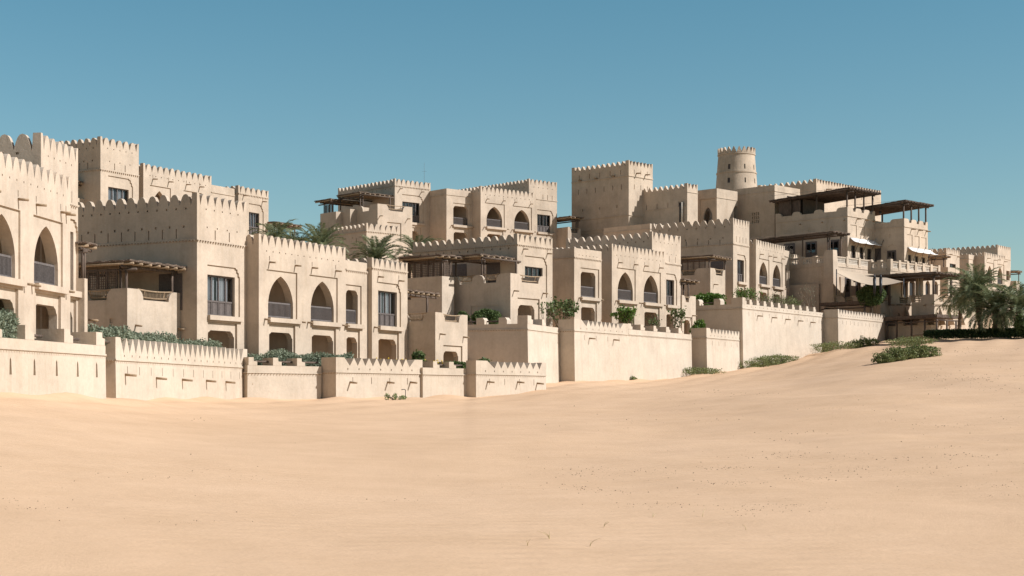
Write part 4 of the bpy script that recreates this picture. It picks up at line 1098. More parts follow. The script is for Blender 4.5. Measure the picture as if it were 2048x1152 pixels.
grid = [Hole(rect(a0 + (a1 - a0) * (i + .14) / 4, a0 + (a1 - a0) * (i + .86) / 4, w0 + (w1 - w0) * (j + .12) / 3, w0 + (w1 - w0) * (j + .88) / 3), .15) for i in range(4) for j in range(3)]
G4.hL += grid
G4.string(zt - .9, teeth=False); G4.build(8, zt, 'flat', .45)
# upper merloned block
G5 = Block(H, 1632.7, 230, 46, r=1762, l=1515, mat=M_)
zt = G5.zc(357)
for px in (1653, 1683): G5.spout('R', G5.R.A(px), G5.R.Z(px, 379), .9, .1, slit=False)
G5.dots('R', G5.R.Z(1700, 392), sz=.12, zh=.6, step=3.5)
G5.build(12, zt, 'tri', ph=1.15, pitch=.78, mh=.75, th=.45, kL={'pitch': .98})
def lattice_panel(b, F, a0, a1, z0, z1):
    mb = MB(); n = max(3, int((a1 - a0) / .3))
    mb.box(F, a0, a1, .08, .2, z0, z0 + .1); mb.box(F, a0, a1, .08, .2, z1 - .1, z1)
    for i in range(n + 1):
        a = a0 + (a1 - a0) * i / n; mb.box(F, max(a0, a - .045), min(a1, a + .045), .09, .19, z0 + .1, z1 - .1)
    for j in range(1, 3):
        z = z0 + (z1 - z0) * j / 3; mb.box(F, a0, a1, .1, .18, z - .035, z + .035)
    mb.build('lattice_panel', 'pale', b.parent)
def door_at(b, F, px0, px1, py0, py1, mat='darkwood', leaves=2):
    a0, a1 = sorted((F.A(px0), F.A(px1))); pm = (px0 + px1) / 2; z1 = F.Z(pm, py0); z0 = F.Z(pm, py1)
    mb = MB(); mb.box(F, a0 - .12, a1 + .12, -.06, .02, z0, z1 + .14)
    d = mb.build('door', mat, b.parent); g = MB()
    for i in range(leaves):
        w = (a1 - a0) / leaves; g = MB(); g.box(F, a0 + w * i + .1, a0 + w * (i + 1) - .1, -.085, -.062, z0 + (z1 - z0) * .3, z1 - .1); g.build('pane', 'glass', d)
def win_recess(b, side, px0, px1, py0, py1, head=True, leaves=1):
    F, hl = (b.R, b.hR) if side == 'R' else (b.L, b.hL)
    a0, a1 = sorted((F.A(px0), F.A(px1))); z1 = F.Z(px0, py0); z0 = F.Z(px0, py1)
    hl.append(Hole(rect(a0, a1, z0, z1), .3, False, room=1.5))
    if head: hl.append(Hole(rect(a0 - .2, a1 + .3, z1 + 1.2, z1 + 2.7), .08))
    window(b, F, a0, a1, z0, z1, .2, 2, .0, curtain=False)
# front wing with roof terrace
G6 = Block(H, 1695, 205, 46, r=1750, l=1551, mat=M_, bat=.008, zref=26)
zt = G6.zc(413.5)
for p0, p1 in ((1702.4, 1711), (1719, 1727), (1734.5, 1743)): win_recess(G6, 'R', p0, p1, 490 + (p0 - 1702) * .22, 517 + (p0 - 1702) * .2)
for p in (1575, 1619, 1664): G6.hL.append(Hole([(G6.L.A(p) + .28 * math.cos(t), G6.zc(454) + .28 * math.sin(t)) for t in np.linspace(0, 2 * math.pi, 11)[:-1]], .06))
G6.string(zt - 1.25, teeth=False, pr=.09, h=.1)
for px in (1714, 1730, 1746): G6.spout('R', G6.R.A(px), zt - 1.45, .7, .08, slit=False)
for px in (1601, 1645, 1689): G6.spout('L', G6.L.A(px), zt - 1.75, .3, .08, slit=False)
G6.build(6, zt, 'scallop', 1.1, kR={'dips': [(1.7, 1.1), (3.8, 1.1), (5.9, 1.1)], 'dd': .5}, kL={'dips': [(2.4, 2.8), (5.9, 2.8), (9.2, 2.4)], 'dd': .45}, th=.35)
zp = G6.zc(379) + .1
pergola(H, G6, -.7, 7.2, -.8, 12.0, zp, [(.2, .2), (2.2, .2), (4.4, .2), (6.6, .2), (.2, 4.9), (.2, 9.0), (6.6, 8)], zt - 1.1, post_r=.12, k=1.0, mat='wood', slope=-.05, logm='wood')
mb = MB(); mb.box(G6.L, 7.6, 11.1, .38, .44, zt - 1.1, zp - .75); mb.build('lattice_screen', 'wood', H)
mb = MB(); mb.box(G6.L, 7.6, 8.6, 1.8, 1.9, zt - 1.1, zp - .6); mb.build('door', 'darkwood', H)
mb = MB(); mb.box(G6.R, .8, 6.0, 7.4, 7.5, zt - 1.05, zp - .6); mb.build('lattice_screen', 'wood', H)
for (px0, px1, py0, py1) in ((1570, 1588, 489, 514), (1612.7, 1632, 485.5, 514), (1656.6, 1677.6, 482, 514)): door_at(G6, G6.L, px0, px1, py0, py1)
# awnings
def awning(b, px0, px1, pyt, pyb, out, label, n=4):
    F = b.R; a0, a1 = F.A(px0), F.A(px1); zt = F.Z(px0, pyt); zb = zt - (pyb)
    V = thing('awning', label, 'awning', F.pt(a0, -.05, zt), 'white window awnings on struts')
    mb = MB(); N, K = 12, 6; vs = []; fs = []
    for th in (0, -.03):
        for i in range(N + 1):
            a = a0 + (a1 - a0) * i / N; sag = .07 * math.sin(math.pi * ((i * 3 / N) % 1))
            for j in range(K + 1):
                t = j / K; vs.append(F.pt(a, -.06 - out * t, zt - pyb * t - (.16 * math.sin(math.pi * t)) - sag * t + th))
    q = (N + 1) * (K + 1)
    for i in range(N):
        for j in range(K):
            k = i * (K + 1) + j; fs += [(k, k + K + 1, k + K + 2, k + 1), (q + k, q + k + 1, q + k + K + 2, q + k + K + 1)]
    e = [j for j in range(K + 1)] + [i * (K + 1) + K for i in range(1, N + 1)] + [N * (K + 1) + j for j in range(K - 1, -1, -1)] + [i * (K + 1) for i in range(N - 1, 0, -1)]
    for i in range(len(e)): fs.append((e[i], e[(i + 1) % len(e)], q + e[(i + 1) % len(e)], q + e[i]))
    mb.add(vs, fs); mb.build('canopy', 'canvas', V, True)
    for i in range(n):
        a = a0 + .5 + (a1 - a0 - .6) * i / (n - 1)
        st = MB(); st.tube(F.pt(a, -.02, zt - pyb - 2.4), F.pt(a, -out - .28, zt - pyb + .75), .035, None, 6); st.build('strut', 'metal', V, True)
awning(G6, 1699, 1749, 474.6, .72, 1.15, 'white canvas awning over the three windows left of the recessed dark door')
# second wing
G7 = Block(H, 1808.4, 206.8, 46, r=1855.5, l=1746, mat=M_, bat=.01, zref=24)
zt = G7.zc(436.4)
for p0, p1 in ((1816, 1822.6), (1830, 1836.5), (1843.7, 1850.4)): win_recess(G7, 'R', p0, p1, 509 + (p0 - 1816) * .2, 532 + (p0 - 1816) * .2)
G7.hL.append(Hole([(G7.L.A(1781) + .28 * math.cos(t), G7.zc(470) + .28 * math.sin(t)) for t in np.linspace(0, 2 * math.pi, 11)[:-1]], .06))
a0, a1 = G7.L.A(1795), G7.L.A(1772); zz = G7.L.Z(1783, 488)
G7.hL.append(Hole([(a0, zz - 4), (a1, zz - 4), (a1, zz - .7), (a1 - .35, zz - .25), (a1 - .9, zz - .05), ((a0 + a1) / 2, zz + .02), (a0 + .9, zz - .05), (a0 + .35, zz - .25), (a0, zz - .7)], .07))
door_at(G7, G7.L.off(.07), 1776, 1790.5, 503, 527)
G7.string(zt - 1.15, teeth=False, pr=.09, h=.1)
for px in (1823, 1837, 1852): G7.spout('R', G7.R.A(px), zt - 1.35, .7, .08, slit=False)
G7.build(6, zt, 'scallop', 1.1, kR={'dips': [(1.6, 1.1), (3.6, 1.1), (5.4, 1.0)], 'dd': .5}, kL={'dips': [(3.2, 3.6)], 'dd': .35}, th=.35)
zp = G7.zc(403) + .05
pergola(H, G7, -.6, 6.9, -.6, 9.5, zp, [(.2, .2), (2.2, .2), (4.2, .2), (6.1, .2), (.2, 6.9), (.6, 6.9), (6.1, 6.9)], zt - 1.1, post_r=.12, slope=-.06, mat='wood', logm='wood')
lp = MB(); lp.tube(G7.L.pt(4.2, 1.0, zp - 1.0), G7.L.pt(4.2, 1.0, zp - .2), .05); lp.tube(G7.L.pt(4.2, 1.0, zp - 1.25), G7.L.pt(4.2, 1.0, zp - .9), .16, .12, 8); lp.build('lantern', 'metal', H, True)
awning(G7, 1814.7, 1860, 493.7, .70, 1.15, 'white canvas awning over the three windows of the right-hand wing')
mb = MB(); a0 = G6.R.A(1751); 
# dark passage between the wings
mb.box(G7.L, G7.L.A(1762), G7.L.A(1750), -.04, .04, G7.L.Z(1756, 527), G7.L.Z(1756, 497)); mb.build('door', 'darkwood', H)
# terrace under the front wing
G8 = Block(H, 1664, 199, 46, r=1745, l=1548, mat=M_)
zt = G8.zc(511)
G8.string(zt - 1.35, teeth=False)
G8.build(6, zt - 1.15, None, ph=0)
for F, L, seg in ((G8.R, G8.S, 3), (G8.L, G8.T, 4)):
    for i in range(seg):
        a0 = .9 + (L - .9) * i / seg; a1 = .9 + (L - .9) * (i + 1) / seg - .5
        mb = MB(); mb.box(F, a0, a1, .0, .3, zt - 1.15, zt - .85); mb.build('parapet', M_, H); mb = MB(); mb.box(F, a0, a1, .0, .3, zt - .16, zt); mb.build('coping', M_, H)
        lattice_panel(G8, F, a0, a1, zt - .85, zt - .16)
        mb = MB(); mb.box(F, a1, a1 + .5, -.06, .5, zt - 1.15, zt + .12); mb.build('pillar', M_, H)
mb = MB(); f8 = G8.R     # tall battered corner pier
zc = G8.zc(500)
mb.hexa([f8.pt(-1.0, -1.0, 6), f8.pt(1.4, -1.0, 6), f8.pt(1.4, 1.2, 6), f8.pt(-1.0, 1.2, 6), f8.pt(-.35, -.35, zc), f8.pt(.6, -.35, zc), f8.pt(.6, .9, zc), f8.pt(-.35, .9, zc)])
mb.build('pier', M_, H)
zp = G8.zc(464.5)
pergola(H, G8, -.5, 3.4, -.6, 13.2, zp, [(.1, .4), (2.6, .3), (.1, 4.5), (.1, 9.5), (.4, .9)], zt - 1.15, post_r=.09, slope=-.02, mat='mat', logm='wood')
# terrace under the second wing
G9 = Block(H, 1780.7, 198.5, 46, r=1880, l=1736, mat=M_)
zt = G9.zc(521.5)
G9.string(zt - 1.3, teeth=False)
for px in (1791, 1812, 1835): G9.spout('R', G9.R.A(px), zt - 1.6, .8, .08, slit=False)
def dark_opening(b, F, hl, px0, px1, pyt, zb):
    a0, a1 = sorted((F.A(px0), F.A(px1))); z1 = F.Z((px0 + px1) / 2, pyt)
    hl.append(Hole(chamf(a0, a1, zb, z1, .35), .5, False, room=3.0, rx=.15))
    mb = MB(); mb.box(F, a0 + .1, a1 - .1, .3, .36, zb + .02, z1 - .45); mb.build('door', 'metal', b.parent)
zfl = 13.2
for p0, p1 in ((1796, 1804), (1807, 1816), (1819, 1830), (1834, 1846), (1851, 1860), (1865, 1876)): dark_opening(G9, G9.R, G9.hR, p0, p1, 558 + (p0 - 1806) * .08, zfl)
for p0, p1 in ((1777, 1767), (1757, 1746)): dark_opening(G9, G9.L, G9.hL, p0, p1, 566, zfl)
G9.build(6, zt - 1.15, None, ph=0)
for F, L, seg in ((G9.R, G9.S, 6), (G9.L, G9.T, 2)):
    for i in range(seg):
        a0 = .55 + (L - .55) * i / seg; a1 = .55 + (L - .55) * (i + 1) / seg - .55
        mb = MB(); mb.box(F, a0, a1, .0, .3, zt - 1.15, zt - .85); mb.build('parapet', M_, H); mb = MB(); mb.box(F, a0, a1, .0, .3, zt - .16, zt); mb.build('coping', M_, H)
        lattice_panel(G9, F, a0, a1, zt - .85, zt - .16)
        mb = MB(); mb.box(F, a1, a1 + .55, -.06, .5, zt - 1.15, zt + .2); mb.build('pillar', M_, H)
mb = MB(); mb.box(G9.R, .0, .55, -.05, .5, zt - 1.15, zt + .25); mb.build('pillar', M_, H)
# dining terrace level
G8w = Block(H, base=G8, at=(1.2, 1.5), S=13, T=8, mat=M_)
GA = Block(H, 1761, 194, 46, r=1823, l=1668, mat=M_)
zt = GA.zc(588.5)
for px in (1778, 1794, 1811): GA.spout('R', GA.R.A(px), GA.R.Z(px, 610), .8, .08, slit=False)
GA.string(GA.zc(606), teeth=False)
GA.hR.append(Hole(rect(GA.R.A(1774), GA.R.A(1780), GA.R.Z(1777, 640), GA.R.Z(1777, 634)), .3))
for px, w in ((1767.5, .3), (1797, .3)): GA.hR.append(Hole([(GA.R.A(px) + w * math.cos(t), GA.R.Z(px, 631) + w * math.sin(t)) for t in np.linspace(0, 2 * math.pi, 9)[:-1]], .15))
L_ = GA.L.A(1668)
GA.build(4, zt, 'scallop', 1.1, kR={'dips': [(1.6, 2.6), (5.6, 2.6)], 'dd': .85}, kL={'dips': [(L_ - 3.2, 3.0), (L_ * .35, 3.0)], 'dd': .8}, th=.4)
for c in (1.6, 5.6):
    mb = MB()
    for j in range(3): mb.box(GA.R, c - 1.2, c + 1.2, .12, .22, zt - .2 - j * .27, zt - .08 - j * .27)
    mb.box(GA.R, c + 1.05, c + 1.17, .1, .24, zt - .85, zt - .05); mb.build('railing', 'log', H)
for c in (L_ - 3.2, L_ * .35):
    mb = MB()
    for j in range(3): mb.box(GA.L, c - 1.4, c + 1.4, .12, .22, zt - .2 - j * .27, zt - .08 - j * .27)
    mb.box(GA.L, c - .05, c + .07, .1, .24, zt - .85, zt - .05); mb.build('railing', 'log', H)
def fin(b, F, px, pyt, pyb):
    a = F.A(px); z1 = F.Z(px, pyt); z0 = F.Z(px, pyb); mb = MB()
    mb.hexa([F.pt(a, -.85, z0), F.pt(a + .4, -.85, z0), F.pt(a + .4, .05, z0), F.pt(a, .05, z0), F.pt(a, -.05, z1), F.pt(a + .4, -.05, z1), F.pt(a + .4, .05, z1), F.pt(a, .05, z1)])
    mb.build('buttress', M_, b.parent)
for px in (1777, 1810): fin(GA, GA.R, px, 612, 650)
GB = Block(H, 1868.5, 190, 46, r=1950, l=1823, mat=M_)
zt = GB.zc(588.5); GB.string(GB.zc(608), teeth=False)
for px in (1870, 1886, 1907, 1925): GB.spout('R', GB.R.A(px), GB.R.Z(px, 612), .8, .08, slit=False)
GB.spout('L', 1.2, GB.zc(610), .4, .08, slit=False)
for px in (1875,): GB.hR.append(Hole([(GB.R.A(px) + .35 * math.cos(t), GB.R.Z(px, 630) + .35 * math.sin(t)) for t in np.linspace(0, 2 * math.pi, 9)[:-1]], .15))
GB.build(4, zt, 'scallop', 1.1, kR={'dips': [(2.6, 3.6), (7.4, 3.6)], 'dd': .85}, kL={'dips': [(2.15, 2.0)], 'dd': .85}, th=.4)
for F, cs in ((GB.R, (2.6, 7.4)), (GB.L, (2.15,))):
    for c in cs:
        w = 1.75 if F is GB.R else .85; mb = MB()
        for j in range(3): mb.box(F, c - w, c + w, .12, .22, zt - .2 - j * .27, zt - .08 - j * .27)
        mb.box(F, c - .06, c + .06, .1, .24, zt - .85, zt - .05); mb.build('railing', 'log', H)
for px in (1879, 1897, 1918): fin(GB, GB.R, px, 612, 650)
# terrace floor between, and the columns of the dining pergola
zp = GB.zc(545.5)
pergola(H, GB, -.6, 8.6, -.6, 11.5, zp, [(.2, .2), (4.6, .2), (.2, 6.3), (8, .2), (.2, 10.6)], zt - 1.1, post_r=.15, k=1.1, mat='mat', logm='wood')
for px in (1841, 1880):
    mb = MB(); p = GB.L.pt(4, 3.0, zt - 1.1) if px == 1841 else GB.R.pt(2.6, 3.2, zt - 1.1); mb.tube(p, p + Vector((0, 0, 3.9)), .24, .22, 10); mb.build('column', M_, H, True)
# walls behind the sail terrace, with three slender doors
GC = Block(H, base=G8, at=(2.1, -3.4), S=11.5, T=3.6, mat=M_)
GD = Block(H, base=G8, at=(1.5, -.35), S=12, T=.33, mat='hotel')
for i, a in enumerate((1.0, 3.6, 6.0, 9.5)):
    door = MB(); door.box(GD.R, a, a + (1.1 if i != 3 else 1.8), -.08, .0, 13.3, 15.9); dd = door.build('door', 'darkwood', H)
    g = MB(); g.box(GD.R, a + .2, a + .9, -.11, -.082, 14.0, 15.7); g.build('pane', 'glass', dd)
GD.build(6, G8.zc(553), None, ph=0)
# the sail
V = thing('shade_sail', 'large beige fabric sail stretched over the dining terrace', 'shade sail', P(1740, 560, 192))
pA = P(1672, 539.5, 196.5); pB = P(1740, 545, 196.5); pC = P(1807, 563.5, 188.5); pD = P(1672, 560, 190.5)
mb = MB(); N = 12; vs = []; fs = []
pA, pB, pC, pD = P(1672, 538, 197), P(1742, 548, 199), P(1807, 563.2, 188), P(1673, 545, 189.5)
for th in (0, -.04):
    for i in range(N + 1):
        for j in range(N + 1):
            s, t = i / N, j / N
            q = pA * (1 - s) * (1 - t) + pB * s * (1 - t) + pC * s * t + pD * (1 - s) * t
            q = q + Vector((0, 0, -.95 * math.sin(math.pi * s) * (.1 + .9 * t) + th))
            vs.append(q)
q = (N + 1) ** 2
for i in range(N):
    for j in range(N):
        k = i * (N + 1) + j; fs += [(k, k + N + 1, k + N + 2, k + 1), (q + k, q + k + 1, q + k + N + 2, q + k + N + 1)]
mb.add(vs, fs); mb.build('sail_cloth', 'sail', V, True)
for p in (pC, pD):
    mb = MB(); mb.tube(Vector((p.x, p.y, 12.8)), p + Vector((0, 0, .4)), .07, None, 8); mb.build('mast', 'metal', V, True)
# folded parasols
for i, (px, lab) in enumerate(((1749, 'left of the two folded dark parasols above the round tree'), (1761.5, 'right of the two folded dark parasols above the round tree'))):
    p = P(px, 549, 188.0); V = thing('folded_parasol', lab, 'parasol', (p.x, p.y, 12.6), 'folded parasols')
    mb = MB(); mb.tube((p.x, p.y, 12.6), (p.x, p.y, p.z), .05); mb.build('pole', 'metal', V, True)
    mb = MB(); mb.tube((p.x, p.y, p.z - 2.3), (p.x, p.y, p.z - .5), .16, .2, 8); mb.tube((p.x, p.y, p.z - .5), (p.x, p.y, p.z + .05), .2, .04, 8); mb.build('canopy', 'metal', V, True)
# round tower
RT = thing('round_tower', 'round sand tower with pointed merlons, the highest point of the skyline', 'tower', P(1473, 420, 238))
c = P(1473, HZ, 238); zt = (HZ - 303) / FP * 235; zm = (HZ - 342) / FP * 235; rt, rb = 2.78, 3.35; z0 = 12
mb = MB(); n = 96; zs_ = [z0, 24, zm, zt]
rad = lambda z: rb + (rt - rb) * max(0, (z - 30)) / (zt - 30) if z > 30 else rb + .05 * (30 - z) * .3
rings = [12, 20, 26, 29, 31.0, 32.0, 33.0, 33.75, 34.6, 35.1, 35.85, 36.6, zt - .2, zt]
for r_, z in [(rad(z), z) for z in rings]:
    for i in range(n): mb.v.append((c.x + r_ * math.cos(2 * math.pi * i / n), c.y + r_ * math.sin(2 * math.pi * i / n), z))
WI = (63, 64, 76, 86)
wins = [(37, 9), (33, 9), (40, 9), (33, 4), (37, 4), (40, 4)]
for k in range(len(rings) - 1):
    for i in range(n):
        if k in (6, 9) and i in WI: 
            continue
        mb.f.append((k * n + i, k * n + (i + 1) % n, (k + 1) * n + (i + 1) % n, (k + 1) * n + i))
k = len(rings) - 1
mb.f.append(tuple(k * n + i for i in range(n)))
mb.build('wall', M_, RT, False)
for kk in (6, 9):
    for i in WI:
        t = 2 * math.pi * (i + .5) / n; r_ = rad(rings[kk]); z0_, z1_ = rings[kk], rings[kk + 1]
        F = Face((c.x + r_ * .93 * math.cos(t), c.y + r_ * .93 * math.sin(t)), (-math.sin(t), math.cos(t)), (-math.cos(t), -math.sin(t)))
        w = MB(); w.box(F, -.15, .15, 0, .1, z0_ - .1, z1_ + .1)
        w.build('window', 'darkwood', RT)
mb = MB()
for i in range(22):                                                 # pointed merlons
    t0, t1 = 2 * math.pi * i / 22, 2 * math.pi * (i + 1) / 22; tm = (t0 + t1) / 2
    for (ra, rb2) in ((rt + .12, rt - .25),):
        pt = lambda t, r_, z: (c.x + r_ * math.cos(t), c.y + r_ * math.sin(t), z)
        m_ = MB(); A = [pt(t0, ra, zt + .002), pt(t1, ra, zt + .002), pt(tm + .02, ra, zt + .85), pt(tm - .02, ra, zt + .85)]; B = [pt(t0, rb2, zt + .002), pt(t1, rb2, zt + .002), pt(tm + .02, rb2, zt + .85), pt(tm - .02, rb2, zt + .85)]
        m_.add(A + B, [(0, 1, 2, 3), (7, 6, 5, 4), (1, 5, 6, 2), (2, 6, 7, 3), (3, 7, 4, 0)])
        m_.build('merlon', M_, RT)
for z, rr in ((zt - .22, rt + .12), (zm - .1, rad(zm) + .1)):
    mb = MB(); m = len(mb.v)
    for z_, r_ in ((z, rr - .1), (z, rr), (z + .2, rr), (z + .2, rr - .1)):
        for i in range(n): mb.v.append((c.x + r_ * math.cos(2 * math.pi * i / n), c.y + r_ * math.sin(2 * math.pi * i / n), z_))
    for k in range(3):
        for i in range(n): mb.f.append((k * n + i, k * n + (i + 1) % n, (k + 1) * n + (i + 1) % n, (k + 1) * n + i))
    mb.build('string_course', M_, RT)
# free-standing shade roofs
def shade(label, px, d, th, r, l, pyz, posts, zp, slope=0.0, k=1.0):
    b0 = Block(None, px, d, th, r=r, l=l)
    V = thing('shade_roof', label, 'pergola', P(px, HZ, d) + Vector((0, 0, zp)), 'free-standing dark shade roofs')
    pergola(V, b0, 0, b0.S, 0, b0.T, b0.zc(pyz), [(b0.S * s, b0.T * t) for s, t in posts], zp, name='roof', k=k, mat='wood', logs=False, post_r=.12, slope=slope, thick=.42)
shade('small dark shade roof half hidden behind the last merloned wall', 1730, 190.8, 46, 1748, 1640, 608, [(.1, .03), (.85, .03), (.1, .9)], 8.5)
shade('long dark shade roof on posts in front of the shaded garden wall', 1874, 185.8, 40, 1920, 1768, 635, [(.06, .03), (.9, .03), (.06, .25), (.06, .5), (.06, .78), (.06, .96), (.5, .03)], 6.8, slope=-.012)
# garden walls behind the palms
for (p0, d0, p1, d1, pt_, lab) in ((1925, 196, 2000, 214, 655, 'pale low garden wall seen between the palm trunks'), (2004, 200, 2140, 222, 640, 'pale garden wall at the right edge behind the palms')):
    V = thing('garden_wall', lab, 'wall', P(p0, 690, d0)); pa, pb = P(p0, HZ, d0), P(p1, HZ, d1); dv = pb - pa
    b = Block(V, p0, d0, math.degrees(math.atan2(dv.y, dv.x)), S=dv.length, T=1, mat='wall'); b.build(5, b.zc(pt_), 'tri', ph=.5, pitch=1.6, mh=.35)
# antenna
p = P(848.5, 363, 214); V = thing('antenna', 'thin radio mast on the roof corner of the hill villa', 'antenna', (p.x, p.y, p.z - 2))
mb = MB(); mb.tube((p.x, p.y, p.z - 2.0), (p.x, p.y, p.z + 2.6), .025, .012, 6); mb.build('mast', 'rail', V, True)
mb = MB(); mb.tube((p.x - .3, p.y, p.z + 1.4), (p.x + .3, p.y, p.z + 1.4), .012, None, 5); mb.build('crossbar', 'rail', V)
# flank of the hotel between keep and front wing, low roofs
GE = Block(H, 1300, 204, 46, S=16, T=8, mat=M_); GE.build(8, GE.zc(447), 'flat', .4)
GE.string(GE.zc(458), teeth=False)
# ------------------------------------------------------------------ vegetation
def quads(centres, normals_seed, size, rng, aspect=1.6, jitter=.35, upw=0.0):
    n = len(centres); C = np.asarray(centres)
    a = rng.normal(size=(n, 3)); a[:, 2] += upw; a /= np.linalg.norm(a, axis=1)[:, None]
    b = rng.normal(size=(n, 3)); b -= (b * a).sum(1)[:, None] * a; b /= np.linalg.norm(b, axis=1)[:, None]
    s = size * (1 + jitter * rng.uniform(-1, 1, n))[:, None]
    v = np.stack([C - a * s * aspect / 2, C + b * s / 2, C + a * s * aspect / 2, C - b * s / 2], 1).reshape(-1, 3)
    f = np.arange(n * 4).reshape(n, 4)
    return v, f
def add_np(mb, v, f):
    k = len(mb.v); mb.v.extend(map(tuple, v.tolist())); mb.f.extend([tuple(int(i) + k for i in q) for q in f])
def clumps(rng, n, lobes, rough=.3):
    """points spread in ellipsoid lobes: list of (centre, radii)"""
    w = np.array([r[0] * r[1] * r[2] for c, r in lobes]) ** .8; w = w / w.sum(); out = []
    for (c, r), k in zip(lobes, (w * n).astype(int) + 1):
        d = rng.normal(size=(k, 3)); d /= np.linalg.norm(d, axis=1)[:, None]
        bump = 1 + rough * (np.sin(d[:, 0] * 5 + c[0]) * np.sin(d[:, 1] * 5 + c[1]) * .6 + np.sin(d[:, 2] * 7 + c[2]) * .4)
        rad = rng.uniform(.25, 1, k) ** .45 * bump
        out.append(np.array(c) + d * rad[:, None] * np.array(r))
    return np.concatenate(out)
def bush(name, label, cat, base, lobes, n, leaf, mat, seed, group=None, stems=6, upw=.3, rough=.3, floor=None, stem_mat='stem'):
    """lobes are relative to base"""
    rng = np.random.default_rng(seed); base = Vector(base)
    V = thing(name, label, cat, base, group)
    p = clumps(rng, n, [((c[0] + base.x, c[1] + base.y, c[2] + base.z), r) for c, r in lobes], rough)
    lo = base.z if floor is None else floor
    p = p[p[:, 2] > lo + .02]
    v, f = quads(p, 0, leaf, rng, upw=upw)
    mb = MB(); add_np(mb, v, f); mb.build('foliage', mat, V)
    st = MB(); r = random.Random(seed)
    for i in range(stems):
        c, q = lobes[r.randrange(len(lobes))]
        tip = base + Vector((c[0] + r.uniform(-.6, .6) * q[0], c[1] + r.uniform(-.6, .6) * q[1], max(.15, c[2] + r.uniform(-.2, .8) * q[2])))
        b0 = base + Vector((0, 0, -.1)); mid = (b0 + tip) / 2 + Vector((r.uniform(-.1, .1), r.uniform(-.1, .1), .05))
        st.polyline([b0, mid, tip], .035, 5, .012)
    st.build('stem', stem_mat, V)
    return V
def hedge(label, pts, w, h, n, leaf, mat, seed, group='clipped hedges behind the walls', lump=.3, name='hedge'):
    """hedge along a 3D polyline of base points"""
    rng = np.random.default_rng(seed); P_ = [Vector(p) for p in pts]
    V = thing(name, label, 'hedge', P_[0], group)
    seg = [(P_[i + 1] - P_[i]).length for i in range(len(P_) - 1)]; tot = sum(seg); out = []
    t = rng.uniform(0, tot, n); cum = np.concatenate([[0], np.cumsum(seg)])
    i = np.clip(np.searchsorted(cum, t) - 1, 0, len(seg) - 1); f = (t - cum[i]) / np.array(seg)[i]
    A = np.array([list(p) for p in P_]); c = A[i] * (1 - f)[:, None] + A[i + 1] * f[:, None]
    d = A[i + 1] - A[i]; d[:, 2] = 0; d /= np.linalg.norm(d, axis=1)[:, None]; nrm = np.stack([-d[:, 1], d[:, 0], 0 * d[:, 0]], 1)
    lum = 1 + lump * (np.sin(t * 1.9 + seed) * .5 + np.sin(t * .83 + 2 * seed) * .5)
    th = rng.uniform(0, math.pi, n); rr = rng.uniform(.3, 1, n) ** .35
    # rounded-box section
    cs, sn = np.cos(th), np.sin(th); ex = .55
    sx = np.sign(cs) * np.abs(cs) ** ex; sz = np.abs(sn) ** ex
    off = sx * rr * w / 2 * lum; z = sz * rr * h * lum
    low = rng.uniform(0, 1, n) < .3; z = np.where(low, rng.uniform(.03, .9, n) * h * lum, z)
    p = c + nrm * off[:, None] + np.stack([0 * z, 0 * z, z], 1) + rng.normal(size=(n, 3)) * .04
    v, fq = quads(p, 0, leaf, rng, upw=.4); mb = MB(); add_np(mb, v, fq); mb.build('foliage', mat, V)
    st = MB(); r = random.Random(seed)
    for k in range(int(tot / .8)):
        q = min(len(seg) - 1, int(k * .8 // (tot / len(seg)))); u = r.random(); b0 = P_[q].lerp(P_[q + 1], u); st.tube(b0 - Vector((0, 0, .1)), b0 + Vector((r.uniform(-.1, .1), r.uniform(-.1, .1), h * .7)), .03, .012, 5)
    st.build('stem', 'stem', V)
    return V
def palm_crown(c, R, n, seed, droop=1.0, up=1.0, leaflet=.42):
    """arching fronds with two rows of narrow leaflets"""
    r = random.Random(seed); vs = []; fs = []; dry_v = []; dry_f = []
    for k in range(n):
        az = 2.399963 * k + r.uniform(-.2, .2); q = k / n; el = math.radians(80 - 96 * q ** 1.05 + r.uniform(-7, 7)); L = R * r.uniform(.85, 1.12) * (1.0 if q < .8 else .85)
        hd = Vector((math.cos(az), math.sin(az), 0)); side = Vector((-math.sin(az), math.cos(az), 0))
        p = Vector(c) + hd * .12; e = el; S = 26; prev = None
        dst_v, dst_f = (vs, fs) if q < 2 else (dry_v, dry_f)
        for s in range(S + 1):
            t = s / S; d = hd * math.cos(e) + Vector((0, 0, math.sin(e)))
            upv = side.cross(d).normalized()
            if upv.z < 0: upv = -upv
            if prev is not None:
                w = .035 * (1 - t) + .008; i = len(dst_v)
                dst_v += [prev - side * w, prev + side * w, p + side * w, p - side * w]; dst_f.append((i, i + 1, i + 2, i + 3))
                if t > .14:
                    ll = leaflet * 1.15 * R / 2.8 * (math.sin(math.pi * min(1, (t - .08) * 1.02)) ** .6 + .15) * r.uniform(.85, 1.15); wd = .034 * R / 2.8
                    for sg in (-1, 1):
                        for h_ in (0, .5):
                            b0 = prev.lerp(p, h_); ld = (side * sg * .8 + d * .62 + upv * .33 + Vector((r.uniform(-.12, .12), r.uniform(-.12, .12), r.uniform(-.25, .05)))).normalized()
                            tip = b0 + ld * ll - Vector((0, 0, ll * .12)); i = len(dst_v); mid = b0 + ld * ll * .45
                            dst_v += [b0, mid + d * wd, tip, mid - d * wd]; dst_f.append((i, i + 1, i + 2, i + 3))
            prev = p.copy(); p = p + d * (L / S); e -= (droop * (1.25 + .6 * q) / S) * (.5 + t * 1.3)
    return (vs, fs), (dry_v, dry_f)
